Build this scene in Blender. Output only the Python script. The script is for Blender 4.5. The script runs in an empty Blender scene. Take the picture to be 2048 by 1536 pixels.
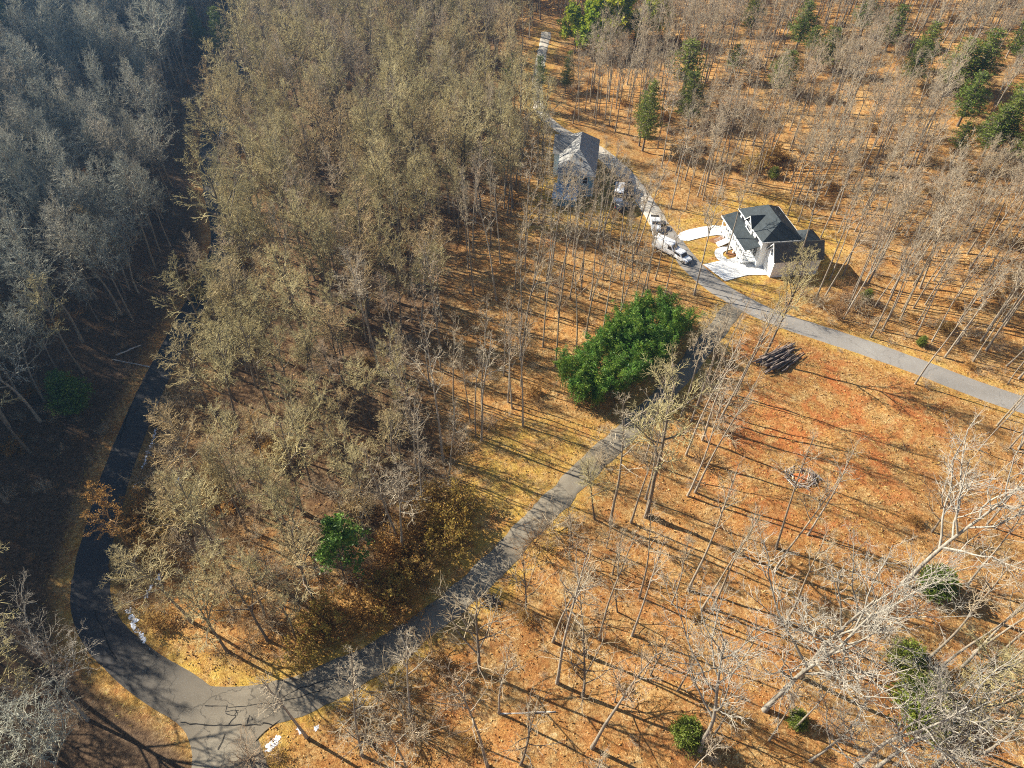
import bpy, math, random
import numpy as np
from mathutils import Vector, Matrix

scene = bpy.context.scene
C = scene.collection
R = math.radians

# ------------------------------------------------------------------ camera, sky, sun, exposure
CAM_H = 85.0
PITCH = R(45.6)
ROLL = R(2.6)
FPX = 1410.0                      # focal length in photo pixels (2048 wide)
cam_data = bpy.data.cameras.new('camera')
cam = bpy.data.objects.new('camera', cam_data)
C.objects.link(cam)
cam_data.sensor_width = 36.0
cam_data.lens = 36.0 * FPX / 2048.0
cam_data.clip_start = 0.5
cam_data.clip_end = 8000.0
cam.matrix_world = (Matrix.Translation((0, 0, CAM_H)) @ Matrix.Rotation(math.pi / 2 - PITCH, 4, 'X')
                    @ Matrix.Rotation(ROLL, 4, 'Z'))
scene.camera = cam

SUN_EL = R(32.0)
SUN_AZ = R(158.0)                 # direction towards the sun, measured from +X
sun_dir = Vector((math.cos(SUN_AZ) * math.cos(SUN_EL), math.sin(SUN_AZ) * math.cos(SUN_EL), math.sin(SUN_EL)))
world = bpy.data.worlds.new('World')
scene.world = world
world.use_nodes = True
wn = world.node_tree
wn.nodes.clear()
sky = wn.nodes.new('ShaderNodeTexSky')
sky.sky_type = 'NISHITA'
sky.sun_disc = False
sky.sun_elevation = SUN_EL
sky.sun_rotation = math.pi / 2 - SUN_AZ
sky.altitude = 600
sky.air_density = 1.0
sky.dust_density = 0.6
sky.ozone_density = 1.5
bg = wn.nodes.new('ShaderNodeBackground')
bg.inputs['Strength'].default_value = 0.055
wo = wn.nodes.new('ShaderNodeOutputWorld')
wn.links.new(sky.outputs[0], bg.inputs['Color'])
wn.links.new(bg.outputs[0], wo.inputs['Surface'])
sl = bpy.data.lights.new('sun', 'SUN')
sl.energy = 5.0
sl.angle = R(0.5)
sl.color = (1.0, 0.93, 0.80)
sun = bpy.data.objects.new('sun', sl)
C.objects.link(sun)
sun.rotation_euler = (-sun_dir).to_track_quat('-Z', 'Y').to_euler()
sun.location = (-300, 120, 400)
scene.view_settings.view_transform = 'Standard'
scene.view_settings.look = 'None'
scene.view_settings.exposure = 1.2
scene.view_settings.gamma = 1.0
scene.view_settings.use_curve_mapping = False
scene.render.engine = 'CYCLES'
scene.cycles.max_bounces = 5
scene.cycles.diffuse_bounces = 3
scene.cycles.glossy_bounces = 2
scene.cycles.transmission_bounces = 2
scene.cycles.volume_bounces = 0
scene.cycles.use_denoising = False
scene.cycles.filter_width = 1.1

# ------------------------------------------------------------------ terrain shape
def smooth(a, b, x):
    t = np.clip((x - a) / (b - a), 0, 1)
    return t * t * (3 - 2 * t)

# road centre lines on the map (metres)
def poly_dist(P, X, Y, signed=False):
    """distance from points to a polyline; signed: negative on the left of its direction"""
    X = np.asarray(X, float); Y = np.asarray(Y, float)
    best = np.full(X.shape, 1e9); sgn = np.ones(X.shape)
    for (x0, y0), (x1, y1) in zip(P[:-1], P[1:]):
        dx, dy = x1 - x0, y1 - y0
        t = np.clip(((X - x0) * dx + (Y - y0) * dy) / (dx * dx + dy * dy), 0, 1)
        d = np.hypot(X - x0 - t * dx, Y - y0 - t * dy)
        cr = dx * (Y - y0) - dy * (X - x0)
        m = d < best
        best = np.where(m, d, best); sgn = np.where(m, np.where(cr > 0, -1, 1), sgn)
    return best * sgn if signed else best
LEFT_ROAD = [(-20.5, -40), (-21.5, 0), (-23.5, 16), (-28.5, 25.5), (-35.5, 30), (-43.0, 33.2), (-50.3, 37.9), (-54.1, 44.7), (-55.6, 51.6), (-57.1, 59.1),
             (-58.0, 66), (-58.7, 73.7), (-59.2, 82.2), (-59.2, 89), (-59.3, 97.1), (-59.2, 103.7), (-59.2, 111.6), (-61, 121),
             (-63.8, 128.2), (-67.4, 135.9), (-73, 148.7), (-78.2, 163), (-81.7, 179.5), (-83.3, 202), (-85.6, 224.6), (-92, 280), (-110, 420)]
DRIVE = [(-32.6, 29.0), (-31.2, 28.8), (-26.2, 29.6), (-22.1, 31.3), (-16.7, 34.4), (-10.7, 38.9), (-3.7, 45.9), (1.2, 52.0), (4.8, 57.0), (10.1, 63.8),
         (16.4, 71.2), (21.8, 77.4), (27.7, 85.0), (33.4, 93.9), (38.6, 101.6), (42.5, 107)]
RIGHT_ROAD = [(240, 40), (160, 62), (110, 76), (87, 83.4), (79.6, 87.3), (73.1, 91.4), (65.5, 95.8), (57.4, 99.8), (50, 103.3), (45, 106.9), (40.1, 111.7),
              (36.1, 118), (33.1, 126.6), (30.8, 134), (28.5, 144.1), (25.4, 154), (21.7, 162.2), (17.1, 169.5), (10.8, 175.3),
              (6.3, 182), (3.8, 189), (3, 205), (6, 240)]
HOUSE_C = (58.0, 131.0)

def road_dist(x, y):
    return np.minimum(np.minimum(poly_dist(LEFT_ROAD, x, y), poly_dist(DRIVE, x, y)), poly_dist(RIGHT_ROAD, x, y))

def softplus(x, k=6.0):
    x = np.asarray(x, float)
    return np.where(x > 8 * k, x, k * np.log1p(np.exp(np.clip(x / k, -30, 30))))

def hgt(x, y):
    x = np.asarray(x, float); y = np.asarray(y, float)
    l = softplus(-poly_dist(LEFT_ROAD, x, y, True) - 13.0, 3.0)
    fade_s = smooth(-15, 55, y)
    z = (0.45 * l - 0.38 * softplus(l - 92, 8)) * (0.2 + 0.8 * fade_s)
    dr = poly_dist(RIGHT_ROAD, x, y, True)
    pad = np.exp(-((x - HOUSE_C[0]) ** 2 + (y - HOUSE_C[1]) ** 2) / 30.0 ** 2)
    r = softplus(dr - 12 - 26 * pad, 4.0)
    right = 0.17 * r - 0.12 * softplus(r - 170, 12)
    z = z + right * smooth(-20, 60, x + 0.25 * (y - 150))
    z = z + 0.10 * softplus(y - 215 - 0.2 * np.abs(x), 12) * smooth(500, 300, y)
    rd = road_dist(x, y)
    m = smooth(3.5, 14, rd)
    hp = smooth(14, 26, np.hypot(x - HOUSE_C[0], y - HOUSE_C[1]))
    und = (0.55 * np.sin(x * 0.13 + 1.3) * np.cos(y * 0.11 - 0.4) + 0.3 * np.sin(x * 0.31 + y * 0.23)
           + 0.14 * np.sin(x * 0.9 - y * 0.7 + 1.0) * np.sin(x * 0.5 + y * 1.1))
    z = z + und * m * hp
    # shallow ditch beside the left road
    dl = poly_dist(LEFT_ROAD, x, y, True)
    z = z - 0.5 * np.exp(-((dl - 6.0) / 1.4) ** 2) * smooth(42, 50, y)
    return np.where(z > 40, 40 + 25 * np.tanh((z - 40) / 25), z)

def pix_ray(px, py):
    u = px - 1024.0; v = 768.0 - py
    c, s = math.cos(ROLL), math.sin(ROLL)
    u2, v2 = c * u - s * v, s * u + c * v
    d = np.array([u2, FPX * math.cos(PITCH) + v2 * math.sin(PITCH), -FPX * math.sin(PITCH) + v2 * math.cos(PITCH)])
    return d / np.linalg.norm(d)

def ground_at(px, py, h=0.0):
    """map position of a feature seen at a photo pixel, at height h above the ground"""
    d = pix_ray(px, py)
    t = 20.0 + np.arange(0, 900, 1.0)
    X, Y, Z = d[0] * t, d[1] * t, CAM_H + d[2] * t
    below = np.nonzero(Z < hgt(X, Y) + h)[0]
    i = below[0] if len(below) else len(t) - 1
    lo, hi = t[i] - 1.0, t[i]
    for _ in range(24):
        m = 0.5 * (lo + hi)
        if CAM_H + d[2] * m < float(hgt(d[0] * m, d[1] * m)) + h: hi = m
        else: lo = m
    return float(d[0] * hi), float(d[1] * hi)

# map outlines (metres)
CLEARING = [(38.2, 95.6), (47.8, 100.0), (55.7, 96.7), (74.3, 84.1), (72.2, 75.0), (60.2, 62.5), (48.8, 52.0), (34.9, 56.6), (28.9, 63.5), (32.2, 75.9)]
LAWN = [(-9.6, 58.4), (-4.6, 71.4), (1.5, 76.6), (7.2, 75.4), (14.4, 74.9), (16.6, 71.9), (3.4, 56.8), (-0.6, 50.5), (-7.5, 44.3), (-12.9, 41.3), (-16.1, 37.8), (-18.9, 39.6), (-12.7, 49.1)]
FORE = [(16.5, 69.9), (28.9, 63.5), (34.9, 56.6), (48.8, 52.0), (60.2, 62.5), (83.0, 75.9), (120, 30), (110, -30), (-18, -30), (-23.4, 23.1), (-20.3, 28.8), (-10.4, 36.8), (-0.5, 48.3)]
HYARD = [(32.5, 134.1), (50.3, 149.7), (60.3, 148.1), (70.3, 130.8), (66.3, 116.9), (55.4, 109.7), (49.1, 107.7), (39.1, 111.7), (30.2, 119.3)]
OPENW = [(-12.4, 126.6), (4.5, 137.9), (26.0, 129.8), (30.0, 117.7), (37.1, 105.4), (32.5, 93.8), (16.8, 74.0), (1.5, 76.6), (-6.1, 70.3), (-11.4, 76.3), (-11.8, 97.6)]
H1YARD = [(4.9, 179.3), (17.3, 174.8), (25.2, 159.9), (31.9, 134.1), (27.1, 129.8), (15.4, 131.2), (6.6, 128.9), (0.3, 127.8), (1.1, 142.1), (5.0, 152.2)]
BAMBOO = [(7.6, 83.2), (13.0, 88.8), (17.6, 95.0), (23.6, 101.6), (29.6, 102.6), (31.6, 97.6), (26.4, 88.9), (20.6, 82.2), (13.4, 77.6), (9.1, 78.6)]
JUNCTION = [(-50.9, 36.2), (-46.1, 32.2), (-40.4, 29.0), (-35.4, 27.0), (-33.4, 24.5), (-32.8, 22.7), (-31.5, 16), (-26.5, 16), (-27.7, 22.9), (-26.9, 25.8), (-24.8, 28.0),
            (-22.5, 29.4), (-24.4, 32.6), (-26.8, 32.0), (-32.5, 31.2), (-37.4, 31.9), (-42.5, 34.3), (-48.1, 39.4)]

def in_poly(P, X, Y):
    X = np.asarray(X, float); Y = np.asarray(Y, float)
    ins = np.zeros(X.shape, bool)
    n = len(P)
    for i in range(n):
        x0, y0 = P[i]; x1, y1 = P[(i + 1) % n]
        c = ((y0 > Y) != (y1 > Y)) & (X < (x1 - x0) * (Y - y0) / ((y1 - y0) if y1 != y0 else 1e-9) + x0)
        ins ^= c
    return ins

def poly_soft(P, X, Y, w=3.0):
    d = poly_dist(list(P) + [P[0]], X, Y)
    return np.where(in_poly(P, X, Y), smooth(-w, w, d), smooth(-w, w, -d))

# ------------------------------------------------------------------ scene helpers
def tag(o, label=None, cat=None, group=None, kind=None):
    if label: o['label'] = label
    if cat: o['category'] = cat
    if group: o['group'] = group
    if kind: o['kind'] = kind
    return o

def empty(name, loc, rz=0.0):
    o = bpy.data.objects.new(name, None)
    C.objects.link(o)
    o.empty_display_size = 0.5
    o.location = loc
    o.rotation_euler = (0, 0, rz)
    return o

def link(name, me, parent=None, loc=None):
    o = bpy.data.objects.new(name, me)
    C.objects.link(o)
    if parent is not None: o.parent = parent
    if loc is not None: o.location = loc
    return o

def quad_mesh(name, verts, quads, mat, smooth_shade=False, tris=None):
    me = bpy.data.meshes.new(name)
    verts = np.asarray(verts, np.float32)
    loops, starts = [], []
    nq = 0 if quads is None else len(quads)
    nt = 0 if tris is None else len(tris)
    me.vertices.add(len(verts)); me.vertices.foreach_set('co', verts.ravel())
    idx = []
    if nq: idx.append(np.asarray(quads, np.int32).ravel())
    if nt: idx.append(np.asarray(tris, np.int32).ravel())
    idx = np.concatenate(idx)
    me.loops.add(len(idx)); me.loops.foreach_set('vertex_index', idx)
    ls = np.concatenate([np.arange(nq) * 4, nq * 4 + np.arange(nt) * 3]).astype(np.int32)
    me.polygons.add(nq + nt)
    me.polygons.foreach_set('loop_start', ls)
    if smooth_shade: me.polygons.foreach_set('use_smooth', np.ones(nq + nt, bool))
    me.update(calc_edges=True)
    if mat: me.materials.append(mat)
    return me

class MB:
    """collects boxes, tubes and faces into one mesh"""
    def __init__(self): self.v = []; self.f = []
    def face(self, pts):  # one face
        i = len(self.v); self.v += [tuple(p) for p in pts]; self.f.append(tuple(range(i, i + len(pts)))); return self
    def box(self, x0, y0, z0, x1, y1, z1):
        i = len(self.v)
        self.v += [(x, y, z) for z in (z0, z1) for (x, y) in ((x0, y0), (x1, y0), (x1, y1), (x0, y1))]
        for q in ((3, 2, 1, 0), (4, 5, 6, 7), (0, 1, 5, 4), (1, 2, 6, 5), (2, 3, 7, 6), (3, 0, 4, 7)):
            self.f.append(tuple(i + k for k in q))
        return self
    def prism(self, pts, d):
        """closed outline pushed along vector d"""
        i = len(self.v); n = len(pts); d = Vector(d)
        self.v += [tuple(p) for p in pts] + [tuple(Vector(p) + d) for p in pts]
        self.f.append(tuple(i + k for k in range(n))[::-1]); self.f.append(tuple(i + n + k for k in range(n)))
        for k in range(n):
            m = (k + 1) % n
            self.f.append((i + k, i + m, i + n + m, i + n + k))
        return self
    def tube(self, p0, p1, r0, r1=None, n=8, cap=True):
        p0, p1 = Vector(p0), Vector(p1); r1 = r0 if r1 is None else r1
        ax = (p1 - p0).normalized()
        u = ax.cross(Vector((0, 0, 1)) if abs(ax.z) < 0.9 else Vector((1, 0, 0))).normalized(); w = ax.cross(u)
        i = len(self.v)
        for p, r in ((p0, r0), (p1, r1)):
            for k in range(n):
                a = 2 * math.pi * k / n
                self.v.append(tuple(p + (u * math.cos(a) + w * math.sin(a)) * r))
        for k in range(n):
            m = (k + 1) % n
            self.f.append((i + k, i + m, i + n + m, i + n + k))
        if cap:
            self.f.append(tuple(i + k for k in range(n))[::-1]); self.f.append(tuple(i + n + k for k in range(n)))
        return self
    def slab(self, pts, t):
        """flat outline with thickness t, straight down its own normal"""
        a, b, c = Vector(pts[0]), Vector(pts[1]), Vector(pts[2])
        n = (b - a).cross(c - a).normalized()
        return self.prism(pts, n * -t)
    def build(self, name, mat, parent=None, loc=None, bevel=0.0, smooth_shade=False):
        me = bpy.data.meshes.new(name)
        me.from_pydata(self.v, [], self.f); me.materials.append(mat)
        import bmesh
        bm = bmesh.new(); bm.from_mesh(me); bmesh.ops.recalc_face_normals(bm, faces=bm.faces)
        if bevel > 0:
            bmesh.ops.bevel(bm, geom=list(bm.edges), offset=bevel, segments=2, affect='EDGES', profile=0.6)
        bm.to_mesh(me); bm.free()
        if smooth_shade:
            for p in me.polygons: p.use_smooth = True
        return link(name, me, parent, loc)

# ------------------------------------------------------------------ materials
def new_mat(name, rough=0.9, spec=0.2):
    m = bpy.data.materials.new(name); m.use_nodes = True
    nt = m.node_tree
    b = nt.nodes['Principled BSDF']
    b.inputs['Roughness'].default_value = rough
    b.inputs['Specular IOR Level'].default_value = spec
    return m, nt, b

def ramp(nt, fac, stops):
    r = nt.nodes.new('ShaderNodeValToRGB')
    e = r.color_ramp.elements
    while len(e) < len(stops): e.new(0.5)
    for k, (p, c) in zip(e, stops):
        k.position = p; k.color = (c[0], c[1], c[2], 1)
    nt.links.new(fac, r.inputs[0])
    return r.outputs[0]

def noise(nt, scale, detail=4, rough=0.6, vec=None, dist=0.0):
    n = nt.nodes.new('ShaderNodeTexNoise')
    n.inputs['Scale'].default_value = scale; n.inputs['Detail'].default_value = detail
    n.inputs['Roughness'].default_value = rough; n.inputs['Distortion'].default_value = dist
    if vec is not None: nt.links.new(vec, n.inputs['Vector'])
    return n.outputs['Fac']

def mix(nt, fac, a, b, blend='MIX'):
    m = nt.nodes.new('ShaderNodeMix'); m.data_type = 'RGBA'; m.blend_type = blend
    for s, v in ((m.inputs[0], fac), (m.inputs[6], a), (m.inputs[7], b)):
        if hasattr(v, 'is_linked') or hasattr(v, 'links'): nt.links.new(v, s)
        elif isinstance(v, (int, float)): s.default_value = v
        else: s.default_value = (v[0], v[1], v[2], 1)
    return m.outputs[2]

def objpos(nt):
    return nt.nodes.new('ShaderNodeTexCoord').outputs['Object']

def worldpos(nt):
    return nt.nodes.new('ShaderNodeNewGeometry').outputs['Position']

def bump(nt, b, h, strength, dist):
    n = nt.nodes.new('ShaderNodeBump'); n.inputs['Strength'].default_value = strength; n.inputs['Distance'].default_value = dist
    nt.links.new(h, n.inputs['Height']); nt.links.new(n.outputs[0], b.inputs['Normal'])

def mat_plain(name, c, rough=0.8, spec=0.3, var=0.12, scale=2.0, metallic=0.0):
    m, nt, b = new_mat(name, rough, spec)
    b.inputs['Metallic'].default_value = metallic
    f = noise(nt, scale, 4, 0.6, objpos(nt))
    lo = tuple(x * (1 - var) for x in c); hi = tuple(min(1, x * (1 + var)) for x in c)
    nt.links.new(ramp(nt, f, [(0.3, lo), (0.7, hi)]), b.inputs['Base Color'])
    return m

def mat_wood(name, cols, rnd=0.35, scale=3.0, trans=0.0):
    """bark and twigs: a colour of its own for every tree, streaked along it"""
    m, nt, b = new_mat(name, 0.9, 0.15)
    oi = nt.nodes.new('ShaderNodeObjectInfo')
    base = ramp(nt, oi.outputs['Random'], [(i / max(1, len(cols) - 1), c) for i, c in enumerate(cols)])
    f = noise(nt, scale, 3, 0.7, objpos(nt))
    lo = 1 - rnd
    v = ramp(nt, f, [(0.3, (lo, lo, lo)), (0.72, (1.15, 1.15, 1.12))])
    nt.links.new(mix(nt, 1.0, base, v, 'MULTIPLY'), b.inputs['Base Color'])
    return m

def mat_leaf(name, cols, rough=0.55, spec=0.3, transl=0.35, patch=None):
    m, nt, b = new_mat(name, rough, spec)
    g = nt.nodes.new('ShaderNodeNewGeometry')
    oi = nt.nodes.new('ShaderNodeObjectInfo')
    c = ramp(nt, g.outputs['Random Per Island'], [(i / max(1, len(cols) - 1), c) for i, c in enumerate(cols)])
    tint = ramp(nt, oi.outputs['Random'], [(0, (0.85, 0.95, 0.9)), (1, (1.12, 1.03, 0.95))])
    c = mix(nt, 1.0, c, tint, 'MULTIPLY')
    if patch: c = mix(nt, 1.0, c, ramp(nt, noise(nt, patch, 3, 0.6, objpos(nt)), [(0.36, (.55, .72, .75)), (0.5, (1, 1, 1)), (0.66, (1.5, 1.18, .95))]), 'MULTIPLY')
    nt.links.new(c, b.inputs['Base Color'])
    t = nt.nodes.new('ShaderNodeBsdfTranslucent'); nt.links.new(c, t.inputs['Color'])
    mx = nt.nodes.new('ShaderNodeMixShader'); mx.inputs[0].default_value = transl
    nt.links.new(b.outputs[0], mx.inputs[1]); nt.links.new(t.outputs[0], mx.inputs[2])
    nt.links.new(mx.outputs[0], nt.nodes['Material Output'].inputs['Surface'])
    return m

M = {}
M['trunk_tan'] = mat_wood('trunk_tan_bark', [(.27, .22, .165), (.19, .155, .12), (.34, .29, .22), (.23, .185, .135)], 0.45, 2.2)
M['trunk_light'] = mat_wood('trunk_light_bark', [(.40, .34, .26), (.31, .26, .20), (.46, .40, .32), (.35, .29, .21)], 0.45, 2.2)
M['trunk_pale'] = mat_wood('trunk_pale_bark', [(.43, .39, .32), (.36, .32, .26), (.50, .46, .39)], 0.45, 1.6)
M['twig_khaki'] = mat_wood('twig_khaki', [(.58, .48, .24), (.45, .38, .19), (.64, .54, .28), (.52, .42, .22), (.58, .42, .22)], 0.3, 0.5)
M['twig_grey'] = mat_wood('twig_grey', [(.46, .45, .36), (.38, .38, .31), (.52, .50, .40), (.46, .40, .30)], 0.3, 0.5)
M['twig_tan'] = mat_wood('twig_tan', [(.54, .43, .29), (.46, .36, .23), (.58, .48, .34), (.50, .36, .23)], 0.3, 0.5)
M['twig_pale'] = mat_wood('twig_pale', [(.52, .46, .37), (.46, .40, .32), (.56, .51, .42)], 0.25, 0.6)
M['twig_brown'] = mat_wood('twig_brown', [(.30, .17, .085), (.36, .23, .11), (.27, .18, .10), (.34, .19, .08)], 0.3, 0.8)
M['brush_leaf'] = mat_leaf('brown_retained_leaves', [(.30, .15, .05), (.40, .24, .07), (.36, .19, .06), (.44, .29, .10)], 0.8, 0.1, 0.3)
M['gold_leaf'] = mat_leaf('golden_leaves', [(.42, .26, .05), (.50, .34, .08), (.36, .22, .06), (.30, .26, .08)], 0.8, 0.1, 0.3)
M['pine'] = mat_leaf('pine_needles', [(.15, .20, .03), (.22, .26, .04), (.09, .14, .026), (.28, .30, .05)], 0.6, 0.25, 0.25)
M['lightpine'] = mat_leaf('light_pine_needles', [(.20, .24, .03), (.15, .20, .03), (.25, .28, .045), (.11, .15, .03)], 0.6, 0.25, 0.3)
M['evergreen'] = mat_leaf('evergreen_leaves', [(.10, .21, .03), (.16, .29, .04), (.06, .13, .025), (.24, .36, .06)], 0.45, 0.4, 0.25)
M['bamboo'] = mat_leaf('bamboo_leaves', [(.12, .25, .03), (.20, .34, .04), (.06, .14, .025), (.32, .42, .06)], 0.5, 0.35, 0.35, 0.42)
M['lime'] = mat_leaf('lime_leaves', [(.40, .44, .03), (.28, .38, .03), (.55, .50, .03), (.20, .30, .03)], 0.6, 0.25, 0.4)
M['culm'] = mat_plain('bamboo_culm', (.20, .24, .08), 0.5, 0.4)
M['white'] = mat_plain('white_siding', (.80, .80, .78), 0.6, 0.3, 0.04)
M['trim'] = mat_plain('white_trim', (.84, .84, .82), 0.5, 0.3, 0.03)
M['bluewall'] = mat_plain('blue_grey_siding', (.24, .40, .50), 0.7, 0.25, 0.08)
M['glass'] = mat_plain('window_glass', (.03, .035, .045), 0.08, 0.6, 0.1)
M['darkdoor'] = mat_plain('dark_door', (.05, .045, .04), 0.5, 0.4)
M['concrete'] = None
M['snow'] = mat_plain('snow', (.86, .88, .92), 0.7, 0.2, 0.05, 6)
M['carwhite'] = mat_plain('white_car_paint', (.80, .81, .82), 0.25, 0.5, 0.02)
M['cardark'] = mat_plain('dark_car_paint', (.04, .045, .055), 0.25, 0.5, 0.1)
M['chrome'] = mat_plain('light_metal', (.55, .56, .58), 0.3, 0.5, 0.05, 2, 0.8)
M['tyre'] = mat_plain('tyre_rubber', (.025, .025, .026), 0.85, 0.2)
M['lamp'] = mat_plain('lamp_glass', (.75, .76, .76), 0.15, 0.6, 0.03)
M['redlamp'] = mat_plain('red_lamp_glass', (.45, .03, .02), 0.2, 0.6, 0.05)
M['trailer'] = mat_plain('rusty_trailer', (.14, .10, .075), 0.8, 0.2, 0.3)
M['bluetarp'] = mat_plain('pale_metal_roof', (.36, .46, .54), 0.5, 0.3, 0.12)
M['log'] = mat_plain('cut_log_bark', (.23, .18, .15), 0.9, 0.15, 0.45, 3)
M['logend'] = mat_plain('cut_log_end', (.52, .40, .26), 0.9, 0.15, 0.2, 6)
M['palelog'] = mat_plain('pale_fallen_wood', (.50, .46, .41), 0.9, 0.15, 0.3, 2)

def mat_roof(name, a, b_):
    m, nt, b = new_mat(name, 0.75, 0.3)
    p = objpos(nt)
    br = nt.nodes.new('ShaderNodeTexBrick'); nt.links.new(p, br.inputs['Vector'])
    br.inputs['Scale'].default_value = 1.0
    br.inputs['Brick Width'].default_value = 0.9; br.inputs['Row Height'].default_value = 0.2; br.inputs['Mortar Size'].default_value = 0.006
    br.inputs['Color1'].default_value = (*a, 1); br.inputs['Color2'].default_value = (*b_, 1); br.inputs['Mortar'].default_value = (a[0] * .6, a[1] * .6, a[2] * .6, 1)
    f = noise(nt, 0.8, 5, 0.65, p)
    v = ramp(nt, f, [(0.3, (.78, .78, .78)), (0.7, (1.2, 1.2, 1.2))])
    nt.links.new(mix(nt, 1.0, br.outputs['Color'], v, 'MULTIPLY'), b.inputs['Base Color'])
    return m
M['roof_dark'] = mat_roof('slate_green_shingles', (.036, .046, .050), (.050, .060, .064))
M['roof_grey'] = mat_roof('grey_shingles', (.30, .29, .27), (.36, .35, .325))
M['roof_brown'] = mat_roof('weathered_shingles', (.10, .092, .080), (.13, .12, .10))

def mat_asphalt(name, cols, crack, cscale=0.22, patch=0.10, older_lit=None):
    m, nt, b = new_mat(name, 0.85, 0.25)
    p = worldpos(nt)
    f = noise(nt, patch, 5, 0.6, p)
    c = ramp(nt, f, [(0.3, cols[0]), (0.52, cols[1]), (0.72, cols[2])])
    if older_lit:      # newer dark surface turns to the old one; the bend's shade is painted in too
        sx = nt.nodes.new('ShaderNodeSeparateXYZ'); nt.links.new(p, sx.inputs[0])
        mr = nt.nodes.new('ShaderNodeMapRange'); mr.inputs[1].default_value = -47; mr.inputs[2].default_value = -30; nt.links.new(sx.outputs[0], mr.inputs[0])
        c = mix(nt, mr.outputs[0], c, ramp(nt, f, [(0.3, older_lit[0]), (0.52, older_lit[1]), (0.72, older_lit[2])]))
    g = noise(nt, 9.0, 3, 0.7, p)
    c = mix(nt, 1.0, c, ramp(nt, g, [(0.3, (.80, .80, .80)), (0.7, (1.2, 1.2, 1.2))]), 'MULTIPLY')
    wv = nt.nodes.new('ShaderNodeVectorMath'); wv.operation = 'ADD'
    nz = nt.nodes.new('ShaderNodeTexNoise'); nz.inputs['Scale'].default_value = 0.7; nz.inputs['Detail'].default_value = 4
    nt.links.new(p, nz.inputs['Vector'])
    sc = nt.nodes.new('ShaderNodeVectorMath'); sc.operation = 'SCALE'; sc.inputs[3].default_value = 2.2
    nt.links.new(nz.outputs['Color'], sc.inputs[0]); nt.links.new(p, wv.inputs[0]); nt.links.new(sc.outputs[0], wv.inputs[1])
    vo = nt.nodes.new('ShaderNodeTexVoronoi'); vo.feature = 'DISTANCE_TO_EDGE'; vo.inputs['Scale'].default_value = cscale
    nt.links.new(wv.outputs[0], vo.inputs['Vector'])
    k = ramp(nt, vo.outputs['Distance'], [(0.0, (1, 1, 1)), (0.016, (0, 0, 0))])
    bw = nt.nodes.new('ShaderNodeRGBToBW'); nt.links.new(k, bw.inputs[0])
    mu = nt.nodes.new('ShaderNodeMath'); mu.operation = 'MULTIPLY'; mu.inputs[1].default_value = crack
    nt.links.new(bw.outputs[0], mu.inputs[0])
    c = mix(nt, mu.outputs[0], c, (.02, .018, .016))
    nt.links.new(c, b.inputs['Base Color'])
    bump(nt, b, g, 0.3, 0.02)
    return m
M['asphalt_new_shaded'] = mat_asphalt('dark_asphalt', [(.045, .043, .044), (.058, .054, .053), (.074, .068, .062)], 0.65, 0.22, 0.14, [(.15, .125, .09), (.22, .185, .135), (.29, .25, .185)])
M['asphalt_old'] = mat_asphalt('worn_grey_asphalt', [(.16, .14, .105), (.23, .20, .15), (.30, .265, .20)], 0.8, 0.30)
M['asphalt_tan'] = mat_asphalt('grey_tan_asphalt', [(.22, .20, .175), (.28, .255, .225), (.33, .305, .27)], 0.25, 0.12)
M['lane'] = mat_asphalt('pale_gravel_lane', [(.46, .40, .32), (.56, .50, .41), (.64, .58, .49)], 0.0)
M['concrete'] = mat_asphalt('fresh_concrete', [(.72, .70, .67), (.80, .79, .76), (.85, .84, .82)], 0.08, 0.25)
M['mulch'] = mat_plain('brown_mulch', (.27, .13, .06), 0.95, 0.1, 0.4, 5)
M['crack'] = mat_plain('tar_crack', (.02, .018, .016), 0.8, 0.2)
M['clayheap'] = mat_plain('orange_clay', (.46, .15, .05), 0.95, 0.1, 0.3, 4)

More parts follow.
